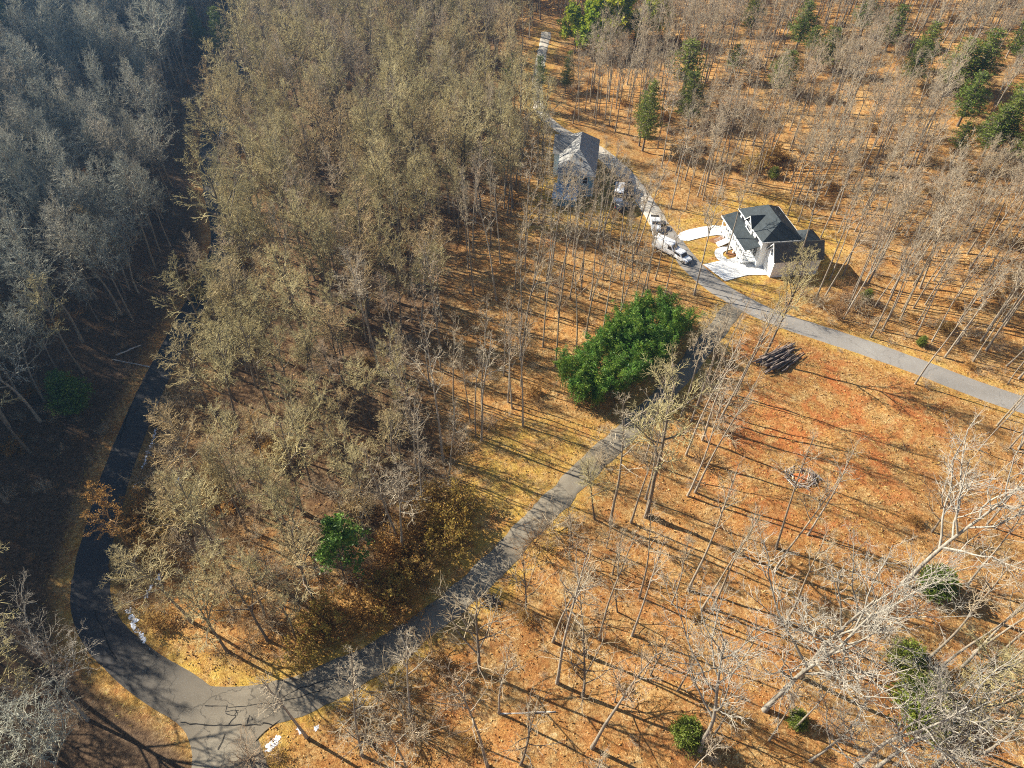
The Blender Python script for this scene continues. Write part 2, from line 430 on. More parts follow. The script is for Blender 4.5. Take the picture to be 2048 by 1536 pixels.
def mat_ground():
    m, nt, b = new_mat('leaf_litter_ground', 0.95, 0.08)
    p = worldpos(nt)
    at = nt.nodes.new('ShaderNodeAttribute'); at.attribute_name = 'soil'
    sp = nt.nodes.new('ShaderNodeSeparateColor'); nt.links.new(at.outputs['Color'], sp.inputs[0])
    n1 = noise(nt, 1.9, 6, 0.8, p, 0.8)      # single clumps of leaves
    n2 = noise(nt, 0.28, 5, 0.65, p, 0.4)     # drifts
    n3 = noise(nt, 0.06, 4, 0.6, p)
    n4 = noise(nt, 7.0, 3, 0.7, p)
    litter = ramp(nt, n1, [(0.30, (.10, .045, .016)), (0.42, (.32, .165, .06)), (0.52, (.50, .31, .12)), (0.63, (.66, .48, .25)), (0.76, (.78, .64, .42))])
    warm = ramp(nt, n1, [(0.30, (.12, .042, .014)), (0.43, (.36, .16, .05)), (0.56, (.52, .28, .09)), (0.74, (.66, .44, .21))])
    f2 = ramp(nt, n2, [(0.42, (0, 0, 0)), (0.60, (1, 1, 1))])
    c = mix(nt, f2, litter, warm)
    soil = ramp(nt, n1, [(0.3, (.07, .035, .018)), (0.5, (.17, .095, .05)), (0.7, (.30, .19, .11))])
    c = mix(nt, ramp(nt, noise(nt, 0.55, 5, 0.7, p, 1.0), [(0.56, (0, 0, 0)), (0.68, (.85, .85, .85))]), c, soil)
    clay = ramp(nt, n1, [(0.3, (.25, .08, .024)), (0.5, (.43, .155, .05)), (0.7, (.56, .26, .10))])
    fc = nt.nodes.new('ShaderNodeMath'); fc.operation = 'MULTIPLY'; nt.links.new(sp.outputs[0], fc.inputs[0])
    k = nt.nodes.new('ShaderNodeRGBToBW'); nt.links.new(ramp(nt, noise(nt, 0.17, 5, 0.7, p, 0.8), [(0.46, (0, 0, 0)), (0.60, (1, 1, 1))]), k.inputs[0])
    nt.links.new(k.outputs[0], fc.inputs[1])
    c = mix(nt, fc.outputs[0], c, clay)
    grass = ramp(nt, n1, [(0.28, (.22, .13, .025)), (0.42, (.50, .32, .06)), (0.56, (.66, .45, .10)), (0.74, (.76, .58, .22))])
    fg = nt.nodes.new('ShaderNodeMath'); fg.operation = 'MULTIPLY'; nt.links.new(sp.outputs[1], fg.inputs[0])
    k2 = nt.nodes.new('ShaderNodeRGBToBW'); nt.links.new(ramp(nt, noise(nt, 0.35, 4, 0.7, p), [(0.38, (0, 0, 0)), (0.62, (1, 1, 1))]), k2.inputs[0])
    nt.links.new(k2.outputs[0], fg.inputs[1])
    c = mix(nt, fg.outputs[0], c, grass)
    dark = ramp(nt, n1, [(0.28, (.04, .024, .015)), (0.45, (.10, .065, .042)), (0.6, (.18, .12, .075)), (0.78, (.31, .23, .16))])  # dark litter, deepened with woodland shade painted into its tone
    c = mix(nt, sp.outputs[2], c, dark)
    v = ramp(nt, n3, [(0.3, (.82, .80, .78)), (0.7, (1.14, 1.14, 1.12))])
    c = mix(nt, 1.0, c, v, 'MULTIPLY')
    sepk = ramp(nt, n4, [(0.32, (.62, .60, .58)), (0.62, (1.22, 1.22, 1.2))])
    c = mix(nt, 1.0, c, sepk, 'MULTIPLY')
    nt.links.new(c, b.inputs['Base Color'])
    ad = nt.nodes.new('ShaderNodeMath'); ad.operation = 'ADD'; nt.links.new(n1, ad.inputs[0]); nt.links.new(n4, ad.inputs[1])
    bump(nt, b, ad.outputs[0], 0.9, 0.16)
    return m
M['ground'] = mat_ground()

# ------------------------------------------------------------------ ground sheet
def axis(lo, hi, step, far):
    out, s, v = [], step, lo
    while v > -far:
        s *= 1.35; v -= s; out.append(v)
    out = out[::-1] + list(np.arange(lo, hi + 1e-6, step))
    s, v = step, hi
    while v < far:
        s *= 1.35; v += s; out.append(v)
    return np.array(out)

gx = axis(-150, 165, 1.0, 3000); gy = axis(8, 290, 1.0, 3000)
GX, GY = np.meshgrid(gx, gy)
GZ = hgt(GX, GY)
nx, ny = len(gx), len(gy)
ii = np.arange(nx * ny).reshape(ny, nx)
quads = np.stack([ii[:-1, :-1], ii[:-1, 1:], ii[1:, 1:], ii[1:, :-1]], -1).reshape(-1, 4)
gme = quad_mesh('ground', np.stack([GX, GY, GZ], -1).reshape(-1, 3), quads, M['ground'], True)
dl = poly_dist(LEFT_ROAD, GX, GY, True)
rd = road_dist(GX, GY)
rr = poly_dist(RIGHT_ROAD, GX, GY)
clay = np.maximum(poly_soft(CLEARING, GX, GY, 5), 0.9 * np.exp(-((GX - 8) / 4.5) ** 2 - ((GY - 131) / 9) ** 2))
clay = np.maximum(clay, 0.45 * poly_soft(FORE, GX, GY, 6))
grass = np.maximum(0.75 * poly_soft(LAWN, GX, GY, 4), 0.9 * np.maximum(poly_soft(HYARD, GX, GY, 3), poly_soft(H1YARD, GX, GY, 3)))
grass = np.maximum(grass, 0.9 * smooth(6.5, 3.0, rd) * smooth(70, 30, np.abs(GX + 25) + 0.5 * np.abs(GY - 40)))
grass = np.maximum(grass, 0.65 * smooth(5.5, 2.5, rd)) * np.where(dl < 0, 0.45 * smooth(60, 45, GY), 1) * smooth(150, 100, GY + np.where(GX < -40, 0, -300))
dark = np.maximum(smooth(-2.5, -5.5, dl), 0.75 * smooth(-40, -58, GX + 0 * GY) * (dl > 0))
dark = np.maximum(dark, 0.85 * smooth(3, 14, dl) * (1 - poly_soft(OPENW, GX, GY, 8)) * smooth(0, -14, GX) * (1 - poly_soft(LAWN, GX, GY, 4)) * smooth(44, 60, GY + 0.0 * GX))  # shade under the dense crowns, painted into the ground colour
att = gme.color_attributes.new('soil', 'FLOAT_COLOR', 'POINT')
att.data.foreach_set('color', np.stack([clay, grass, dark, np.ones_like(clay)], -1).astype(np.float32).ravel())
tag(link('ground', gme), kind='structure')

# ------------------------------------------------------------------ roads
def resample(P, step=0.8):
    P = np.array(P, float)
    # smooth the centre line
    for _ in range(3):
        Q = [P[0]]
        for a, b in zip(P[:-1], P[1:]): Q += [a * .75 + b * .25, a * .25 + b * .75]
        Q.append(P[-1]); P = np.array(Q)
    s = np.concatenate([[0], np.cumsum(np.hypot(*np.diff(P, axis=0).T))])
    t = np.arange(0, s[-1], step)
    return np.stack([np.interp(t, s, P[:, 0]), np.interp(t, s, P[:, 1])], 1)

def road(name, P, width, lift, mat, rough_edge=0.12, na=9, seed=0):
    rng = np.random.default_rng(seed)
    Q = resample(P)
    T = np.gradient(Q, axis=0); T /= np.linalg.norm(T, axis=1)[:, None]
    N = np.stack([-T[:, 1], T[:, 0]], 1)
    k = np.ones(7) / 7
    e0 = np.convolve(rng.normal(0, rough_edge, len(Q)), np.ones(3) / 3, 'same'); e1 = np.convolve(rng.normal(0, rough_edge, len(Q)), np.ones(3) / 3, 'same')
    w = np.array([width(i / len(Q), q) if callable(width) else width for i, q in enumerate(Q)])
    off = np.linspace(-.5, .5, na)[None, :] * w[:, None]
    off[:, 0] += e0; off[:, -1] += e1
    V = Q[:, None, :] + N[:, None, :] * off[:, :, None]
    crown = 0.03 * (1 - (np.linspace(-1, 1, na) ** 2))[None, :]
    Z = hgt(V[..., 0], V[..., 1]) + lift + crown
    Z[:, 0] -= 0.10; Z[:, -1] -= 0.10
    i = np.arange(V.shape[0] * na).reshape(-1, na)
    q = np.stack([i[:-1, :-1], i[1:, :-1], i[1:, 1:], i[:-1, 1:]], -1).reshape(-1, 4)
    me = quad_mesh(name, np.concatenate([V, Z[..., None]], -1).reshape(-1, 3), q, mat, True)
    return tag(link(name, me), kind='structure')

import bmesh
def area(name, P, lift, mat, cuts=8, thick=0.0, edge_noise=0.0, smooth_it=2):
    """a flat area with its own outline, following the ground"""
    P = np.array(P, float)
    for _ in range(smooth_it):
        Q = []
        for a, b in zip(P, np.roll(P, -1, 0)): Q += [a * .75 + b * .25, a * .25 + b * .75]
        P = np.array(Q)
    bm = bmesh.new()
    vs = [bm.verts.new((x, y, 0)) for x, y in P]
    bm.faces.new(vs)
    bmesh.ops.triangulate(bm, faces=bm.faces)
    for _ in range(5):
        long = [e for e in bm.edges if e.calc_length() > 1.2]
        if not long: break
        bmesh.ops.subdivide_edges(bm, edges=long, cuts=1)
        bmesh.ops.triangulate(bm, faces=[f for f in bm.faces if len(f.verts) > 3])
    if thick:
        r = bmesh.ops.extrude_face_region(bm, geom=list(bm.faces))
        top = set(v for v in r['geom'] if isinstance(v, bmesh.types.BMVert))
    else: top = set(bm.verts)
    co = np.array([v.co[:2] for v in bm.verts])
    z = hgt(co[:, 0], co[:, 1])
    for v, zz in zip(bm.verts, z): v.co.z = zz + (lift if v in top else lift - thick - 0.1)
    bmesh.ops.recalc_face_normals(bm, faces=bm.faces)
    me = bpy.data.meshes.new(name); bm.to_mesh(me); bm.free()
    if not thick:
        me.update()
        if sum(p.normal.z for p in me.polygons) < 0: me.flip_normals()
    me.materials.append(mat)
    return tag(link(name, me), kind='structure')

road('road', LEFT_ROAD, lambda t, q: 4.3 if q[1] > 45 else 4.7, 0.09, M['asphalt_new_shaded'], 0.06, seed=1)
area('road_junction', JUNCTION, 0.10, M['asphalt_new_shaded'], smooth_it=2)
drive = road('driveway', DRIVE[:], lambda t, q: 4.9 - 1.2 * min(1, max(0, (q[0] + 22) / 12)), 0.125, M['asphalt_new_shaded'], 0.22, seed=2)
SPL = 12
road('road', RIGHT_ROAD[:14], 4.6, 0.10, M['asphalt_tan'], 0.08, seed=3)
road('lane', RIGHT_ROAD[13:], lambda t, q: 4.4 - 1.4 * min(1, max(0, (q[1] - 165) / 10)), 0.10, M['lane'], 0.16, seed=4)

# concrete at the white house, mulch beds and the pale yard patch at the blue house
area('concrete_driveway', [(33.8, 130.6), (34.9, 127.5), (40.0, 130.2), (43.6, 131.2), (46.4, 129.6), (47.6, 129.2), (47.4, 132.6), (44.4, 135.2), (38.2, 133.4)], 0.12, M['concrete'], smooth_it=1)
area('concrete_driveway', [(38.0, 119.9), (41.6, 114.6), (46.5, 116.9), (51.4, 117.4), (52.6, 120.8), (47.2, 124.3), (44.2, 122.4), (41.6, 121.4)], 0.12, M['concrete'], smooth_it=0)
area('concrete_path', [(41.4, 121.2), (40.9, 124.0), (41.7, 125.9), (44.6, 127.2), (47.4, 128.5), (47.8, 127.2), (45.0, 125.9), (43.0, 124.8), (42.6, 123.4), (43.6, 122.2)], 0.128, M['concrete'], smooth_it=2)
area('mulch_bed', [(40.2, 128.8), (42.6, 127.2), (45.4, 128.2), (46.6, 128.8), (44.6, 130.6), (42.4, 130.4)], 0.06, M['mulch'], smooth_it=2)
area('mulch_bed', [(43.1, 124.4), (44.2, 122.8), (46.9, 124.4), (47.6, 126.6), (45.2, 125.4)], 0.06, M['mulch'], smooth_it=2)

# cracks and tar seams on the worn lower drive
def crack(parent, pts, w=0.05, lift=0.165, seed=0):
    rng = np.random.default_rng(seed)
    P = [np.array(p, float) for p in pts]
    Q = [P[0]]
    for a, b in zip(P[:-1], P[1:]):
        n = max(2, int(np.hypot(*(b - a)) / 0.5))
        for k in range(1, n + 1): Q.append(a + (b - a) * k / n + rng.normal(0, 0.07, 2))
    Q = np.array(Q); T = np.gradient(Q, axis=0); T /= np.linalg.norm(T, axis=1)[:, None] + 1e-9
    N = np.stack([-T[:, 1], T[:, 0]], 1) * (w * rng.uniform(0.5, 1.1, len(Q)))[:, None]
    A, B = Q + N, Q - N
    za = hgt(Q[:, 0], Q[:, 1]) + lift
    v = np.concatenate([np.column_stack([A, za]), np.column_stack([B, za])]); n = len(Q)
    f = [(k, n + k, n + k + 1, k + 1) for k in range(n - 1)]
    link('crack', quad_mesh('crack', v, f, M['crack']), parent)
def gp(*pts): return [ground_at(*p) for p in pts]
for i, pts in enumerate([[(410, 1412), (470, 1415), (540, 1408), (600, 1396), (660, 1376)], [(360, 1445), (420, 1452), (500, 1450), (545, 1448)], [(455, 1410), (453, 1422), (478, 1423)],
                         [(452, 1428), (476, 1430), (474, 1420)], [(458, 1450), (470, 1435), (474, 1426)], [(495, 1448), (500, 1432), (506, 1440)], [(560, 1400), (600, 1378), (690, 1352)],
                         [(436, 1500), (446, 1482), (450, 1470)], [(192, 1222), (205, 1262), (222, 1300), (235, 1320)], [(262, 812), (240, 880)]]):
    crack(drive, gp(*pts), 0.055, seed=i)

# ------------------------------------------------------------------ last snow in the ditches
def snow(pts, size, n, label, seed, spread=0.5):
    rng = np.random.default_rng(seed)
    W = gp(*pts)
    P = np.array(W); s = np.concatenate([[0], np.cumsum(np.hypot(*np.diff(P, axis=0).T))]) if len(P) > 1 else np.array([0.])
    V, F = [], []
    n = int(n * 2.4); size = size * .62; spread = spread * 1.5
    for k in range(n):
        t = rng.uniform(0, s[-1]) if len(P) > 1 else 0
        x = (np.interp(t, s, P[:, 0]) if len(P) > 1 else P[0, 0]) + rng.normal(0, spread * size)
        y = (np.interp(t, s, P[:, 1]) if len(P) > 1 else P[0, 1]) + rng.normal(0, spread * size)
        m = 11; r = size * rng.uniform(0.35, 1.0)
        ang = rng.uniform(0, 6.28); el = rng.uniform(0.3, 0.7)
        b = len(V)
        V.append((x, y, float(hgt(x, y)) + 0.05 + 0.03 * r))
        for j in range(m):
            a = 2 * math.pi * j / m; q = r * rng.uniform(0.55, 1.15)
            dx, dy = q * math.cos(a), q * el * math.sin(a)
            xx, yy = x + dx * math.cos(ang) - dy * math.sin(ang), y + dx * math.sin(ang) + dy * math.cos(ang)
            V.append((xx, yy, float(hgt(xx, yy)) + 0.02))
        F += [(b, b + 1 + j, b + 1 + (j + 1) % m) for j in range(m)]
    o = link('snow_patch', quad_mesh('snow_patch', V, None, M['snow'], False, F))
    tag(o, label, 'snow patch', 'last patches of snow along the road ditches', 'stuff')
snow([(258, 1216), (262, 1235), (268, 1250), (273, 1262)], 0.62, 17, 'largest snow patch, a long streak in the ditch inside the dark road bend', 1, 0.3)
snow([(279, 1268), (287, 1278), (294, 1287)], 0.50, 9, 'snow streak just below the long one inside the dark road bend', 2, 0.25)
snow([(296, 1300)], 0.62, 3, 'small round snow patch at the lower end of the ditch inside the road bend', 3, 0.25)
snow([(302, 1172), (297, 1182), (291, 1196)], 0.42, 8, 'narrow snow streak under the golden tree, just above the road bend', 4, 0.3)
snow([(322, 1148), (316, 1158)], 0.55, 5, 'blocky snow patch under bare branches, uppermost beside the road bend', 5, 0.35)
snow([(349, 964), (358, 962)], 0.55, 7, 'lone snow patch at the edge of the woods above the leaning golden tree', 6, 0.4)
snow([(312, 856), (306, 885), (296, 905), (285, 935)], 0.30, 42, 'broken thread of snow along the grass beside the straight dark road', 7, 0.45)
snow([(305, 905), (306, 930), (304, 970), (276, 962), (270, 975)], 0.20, 26, 'thin scattered snow specks on the dark grass beside the straight dark road', 8, 0.6)
snow([(536, 1500), (550, 1482), (560, 1470)], 0.62, 12, 'bright snow patch on the bank below the road junction', 9, 0.3)
snow([(596, 1452), (601, 1464)], 0.38, 6, 'slim snow streak on the bank right of the bright junction patch', 10, 0.3)
snow([(634, 1452), (631, 1462)], 0.42, 6, 'snow patch on the bank nearest the lower drive', 11, 0.3)
snow([(475, 178), (466, 195), (456, 220), (447, 250), (440, 275)], 0.85, 40, 'far line of snow specks in the shaded valley beside the woods', 12, 0.5)

# ------------------------------------------------------------------ tree builders
def unit(v): return v / (np.linalg.norm(v) + 1e-12)

class Wood:
    def __init__(self): self.s = {}          # level -> list of segments
    def add(self, lev, p0, p1, r0, r1, t0, t1): self.s.setdefault(lev, []).append((*p0, *p1, r0, r1, *t0, *t1))

def tubes(segs, n):
    A = np.array(segs, float)
    P = [A[:, 0:3], A[:, 3:6]]; Rr = [A[:, 6], A[:, 7]]; T = [A[:, 8:11], A[:, 11:14]]
    ref = np.array([0.31, 0.87, 0.12]); alt = np.array([0.93, -0.2, 0.3])
    V = []
    use_alt = np.abs(T[0] @ (ref / np.linalg.norm(ref))) > 0.93
    rf = np.where(use_alt[:, None], alt, ref)
    for p, r, t in zip(P, Rr, T):
        u = np.cross(t, rf); u /= np.linalg.norm(u, axis=1)[:, None] + 1e-9
        w = np.cross(t, u)
        for k in range(n):
            a = 2 * math.pi * k / n
            V.append(p + (u * math.cos(a) + w * math.sin(a)) * r[:, None])
    V = np.stack(V, 1)                         # N, 2n, 3
    N = len(A); base = (np.arange(N) * 2 * n)[:, None]
    Q = np.concatenate([base + np.array([[k, n + k, n + (k + 1) % n, (k + 1) % n]]) for k in range(n)], 0)
    return V.reshape(-1, 3), Q

def limb(W, rng, sp, p, d, L, r, lev):
    n = sp['nseg'][lev]; pts = [p]; ds = [d]
    wob, trop = sp['wob'][lev], sp['trop'][lev]
    for i in range(n):
        d = d + rng.normal(0, wob, 3); d[2] += trop
        d = d / math.sqrt(d[0] * d[0] + d[1] * d[1] + d[2] * d[2])
        p = p + d * (L / n)
        pts.append(p); ds.append(d)
    tp = sp['taper'][lev]
    rad = [r * (1 - (1 - tp) * (i / n) ** sp.get('tpow', 0.9)) for i in range(n + 1)]
    if lev == 0: rad[0] *= 1.25
    for i in range(n):
        t0 = ds[i] if i == 0 else unit(ds[i] + ds[i + 1]); t1 = ds[i + 1] if i == n - 1 else unit(ds[i + 1] + ds[i + 2])
        W.add(lev, pts[i], pts[i + 1], rad[i], rad[i + 1], t0, t1)
    if lev + 1 >= sp['levels']: return
    nc = sp['nch'][lev]; nc = max(1, int(rng.normal(nc, nc * 0.15)))
    a0 = rng.uniform(0, 6.28)
    for k in range(nc):
        t = sp['t0'][lev] + (0.99 - sp['t0'][lev]) * (k + rng.uniform(0.1, 0.9)) / nc
        f = t * n; i = min(n - 1, int(f)); u = f - i
        q = pts[i] * (1 - u) + pts[i + 1] * u
        dd = ds[i + 1]
        a = a0 + k * 2.4 + rng.normal(0, 0.3)
        ax = np.cross(dd, [0.2, 0.3, 1.0] if abs(dd[2]) < .9 else [1.0, 0.2, 0]); ax = unit(ax); bx = np.cross(dd, ax)
        ang = R(rng.normal(sp['ang'][lev], 9))
        if lev == 0: ang *= (1.15 - 0.45 * (t - sp['t0'][0]) / (1 - sp['t0'][0]))
        c = unit(dd * math.cos(ang) + (ax * math.cos(a) + bx * math.sin(a)) * math.sin(ang))
        shp = sp['shape'](t) if lev == 0 else (1 - 0.55 * t)
        LL = (sp['crown'] if lev == 0 else L * sp['ratio'][lev]) * shp * rng.uniform(0.75, 1.2)
        rr = min(rad[i] * 0.75, sp['rad'][lev + 1] * rng.uniform(0.8, 1.2) * (1.0 if lev else 0.6 + 0.5 * shp))
        limb(W, rng, sp, q, c, LL, rr, lev + 1)

SPREAD = dict(levels=5, nseg=[9, 5, 3, 2, 1], wob=[.045, .15, .2, .22, .1], trop=[.03, .13, .09, .05, .0], taper=[.22, .3, .4, .5, .5],
              nch=[17, 8, 7, 3.2], t0=[.42, .18, .15, .2], ang=[46, 42, 45, 42], ratio=[0, .55, .55, .6], rad=[.25, .12, .068, .045, .031],
              crown=6.2, shape=lambda t: 1.15 - 0.75 * max(0, (t - .42) / .58))
SLENDER = dict(levels=5, nseg=[10, 4, 3, 2, 1], wob=[.022, .12, .18, .2, .1], trop=[.02, .12, .08, .04, .0], taper=[.18, .3, .4, .5, .5],
               nch=[15, 7.5, 6, 3.2], t0=[.52, .2, .15, .2], ang=[42, 44, 46, 42], ratio=[0, .55, .52, .6], rad=[.20, .09, .054, .039, .030],
               crown=5.0, shape=lambda t: 1.1 - 0.72 * max(0, (t - .56) / .44))
THIN = dict(SLENDER, nch=[10, 5.5, 5, 2.6], crown=4.3, ang=[36, 42, 46, 42], rad=[.19, .08, .048, .034, .026])
BIG = dict(levels=5, nseg=[8, 8, 6, 4, 2], wob=[.07, .16, .22, .25, .2], trop=[.03, .10, .07, .05, .02], taper=[.30, .25, .35, .45, .5],
           nch=[9, 9, 7, 4], t0=[.34, .2, .15, .15], ang=[38, 42, 44, 42], ratio=[0, .5, .5, .55], rad=[.23, .12, .062, .038, .026],
           crown=10.5, shape=lambda t: 1.1 - 0.45 * max(0, (t - .34) / .66))
SAPLING = dict(levels=4, nseg=[6, 4, 3, 2], wob=[.05, .15, .2, .2], trop=[.03, .10, .06, .03], taper=[.25, .3, .4, .5],
               nch=[14, 6, 4], t0=[.22, .2, .2], ang=[48, 42, 42], ratio=[0, .5, .5], rad=[.11, .045, .03, .022],
               crown=3.9, shape=lambda t: 1.1 - 0.8 * max(0, (t - .22) / .78))
BRUSH = dict(levels=4, nseg=[1, 4, 3, 2], wob=[.1, .22, .28, .3], trop=[.0, .04, .03, .0], taper=[.8, .3, .4, .5],
             nch=[16, 6, 5], t0=[.05, .15, .15], ang=[46, 48, 50], ratio=[0, .55, .55], rad=[.05, .03, .022, .017],
             crown=2.6, shape=lambda t: 1.0)

def wood_meshes(name, sp, seed, H, wood_mat, twig_mat, split=2):
    rng = np.random.default_rng(seed)
    W = Wood()
    limb(W, rng, sp, np.zeros(3) - [0, 0, 0.3], unit(np.array([rng.normal(0, .03), rng.normal(0, .03), 1.0])), H, sp['rad'][0], 0)
    out = []
    for lo, hi, mat, nm in ((0, split, wood_mat, 'trunk'), (split, 9, twig_mat, 'crown')):
        V, Q, o = [], [], 0
        for lev, segs in W.s.items():
            if lo <= lev < hi:
                v, q = tubes(segs, 7 if lev == 0 else 5 if lev == 1 else 3)
                V.append(v); Q.append(q + o); o += len(v)
        out.append(quad_mesh(name + '_' + nm, np.concatenate(V), np.concatenate(Q), mat, True))
    tips = [np.array(s)[:, 3:6] for l, s in W.s.items() if l >= split]
    return out[0], out[1], np.concatenate(tips)

def leaf_quads(C0, rng, per, spread, ln, wd, flat=0.4, dirs=None):
    """small four-sided leaves round each of the points"""
    N = len(C0) * per
    c = np.repeat(C0, per, 0) + rng.normal(0, spread, (N, 3))
    d = rng.normal(0, 1, (N, 3)); d[:, 2] *= flat
    if dirs is not None: d = d * 0.6 + np.repeat(dirs, per, 0)
    d /= np.linalg.norm(d, axis=1)[:, None] + 1e-9
    u = np.cross(d, rng.normal(0, 1, (N, 3))); u /= np.linalg.norm(u, axis=1)[:, None] + 1e-9
    s = rng.uniform(0.6, 1.3, N)[:, None]
    V = np.stack([c - d * ln * s * .5, c + u * wd * s * .5, c + d * ln * s * .5, c - u * wd * s * .5], 1)
    return V.reshape(-1, 3), np.arange(N * 4).reshape(-1, 4)

def pine_meshes(name, seed, H, rad, mat, dense=1.0, bare=0.25, ln=0.55, droop=-.05, cone=0.85, wd=.13):
    rng = np.random.default_rng(seed)
    W = Wood(); limb(W, rng, dict(levels=1, nseg=[8], wob=[.02], trop=[.03], taper=[.15]), np.array([0, 0, -.3]), np.array([0, 0, 1.]), H, .012 * H + .05, 0)
    axis_ = np.array([s[3:6] for s in W.s[0]])
    pts, dirs = [], []
    nw = int(11 * dense ** .5 + H * .25)
    for k in range(nw):
        t = bare + (1 - bare) * (k + rng.uniform(-.3, .3)) / nw; z = t * H
        r = rad * min(1.0, 0.55 + 3.0 * (t - bare)) * (1 - cone * max(0, (t - bare) / (1 - bare)) ** 1.2) * 1.05 + .3
        nb = int(rng.integers(5, 8)); a0 = rng.uniform(0, 6.28)
        cx, cy = np.interp(z, axis_[:, 2], axis_[:, 0]), np.interp(z, axis_[:, 2], axis_[:, 1])
        for j in range(nb):
            a = a0 + 6.283 * j / nb + rng.normal(0, .2); L = r * rng.uniform(.6, 1.15)
            dd = np.array([math.cos(a), math.sin(a), 0])
            e = np.array([cx, cy, z]) + dd * L + np.array([0, 0, L * (droop + rng.uniform(.0, .3))])
            W.add(1, (cx, cy, z), e, .035 + .004 * H, .015, dd, dd)
            m = max(3, int(L * 3.2 * dense))
            for q in range(m):
                f = (q + .8) / m
                side = np.array([-dd[1], dd[0], 0]) * rng.normal(0, .26 * L * (1.1 - f * .5))
                pts.append(np.array([cx, cy, z]) * (1 - f) + e * f + side); dirs.append(dd * .5 + np.array([0, 0, .45]))
    v, q = leaf_quads(np.array(pts), rng, 7, .17, ln, wd, .8, np.array(dirs))
    tv, tq = tubes(W.s[0], 6); bv, bq = tubes(W.s[1], 3)
    return (quad_mesh(name + '_trunk', np.concatenate([tv, bv]), np.concatenate([tq, bq + len(tv)]), M['trunk_tan'], True), quad_mesh(name + '_crown', v, q, mat))

def leafy_meshes(name, seed, H, sp, mat, wood_mat, per, spread, ln, wd, every=1):
    t, c, tips = wood_meshes(name, sp, seed, H, wood_mat, wood_mat, 9 if False else 3)
    rng = np.random.default_rng(seed + 77)
    v, q = leaf_quads(tips[::every], rng, per, spread, ln, wd, .7)
    return t, quad_mesh(name + '_leaves', v, q, mat), c

PROTO = {}
for i in range(6): PROTO['spread', i] = wood_meshes('spreading_tree', SPREAD, 10 + i, 22, M['trunk_tan'], M['twig_khaki'])[:2]
for i in range(4): PROTO['grey', i] = wood_meshes('grey_spreading_tree', SPREAD, 25 + i, 22, M['trunk_light'], M['twig_grey'])[:2]
for i in range(6): PROTO['slender', i] = wood_meshes('slender_tree', SLENDER, 40 + i, 25, M['trunk_light'], M['twig_tan'])[:2]
for i in range(6): PROTO['thin', i] = wood_meshes('thin_tree', THIN, 55 + i, 25, M['trunk_light'], M['twig_tan'])[:2]
for i in range(3): PROTO['big', i] = wood_meshes('wide_pale_tree', BIG, 70 + i, 19, M['trunk_pale'], M['twig_pale'], 3)[:2]
for i in range(3): PROTO['sapling', i] = wood_meshes('young_tree', SAPLING, 90 + i, 9, M['trunk_tan'], M['twig_tan'])[:2]
for i in range(4): PROTO['pine', i] = pine_meshes('pine', 110 + i, 16, 3.6, M['pine'], 1.2, .22)
for i in range(2): PROTO['lightpine', i] = pine_meshes('loose_pine', 120 + i, 15, 2.8, M['lightpine'], .75, .45, .5, .12)
NOM = dict(grey=22, thin=25, spread=22, slender=25, big=22, sapling=9, pine=16, lightpine=15)

def proj(x, y, z):
    dx, dy, dz = x, y, z - CAM_H
    fw = dy * math.cos(PITCH) - dz * math.sin(PITCH); up = dy * math.sin(PITCH) + dz * math.cos(PITCH)
    u2, v2 = FPX * dx / fw, FPX * up / fw
    c, s = math.cos(ROLL), math.sin(ROLL)
    return 1024 + c * u2 + s * v2, 768 - (-s * u2 + c * v2), fw

def height_for(x, y, top_y):
    z0 = float(hgt(x, y))
    hs = np.arange(4, 36, .5)
    return float(min(hs, key=lambda h: abs(proj(x, y, z0 + h)[1] - top_y)))

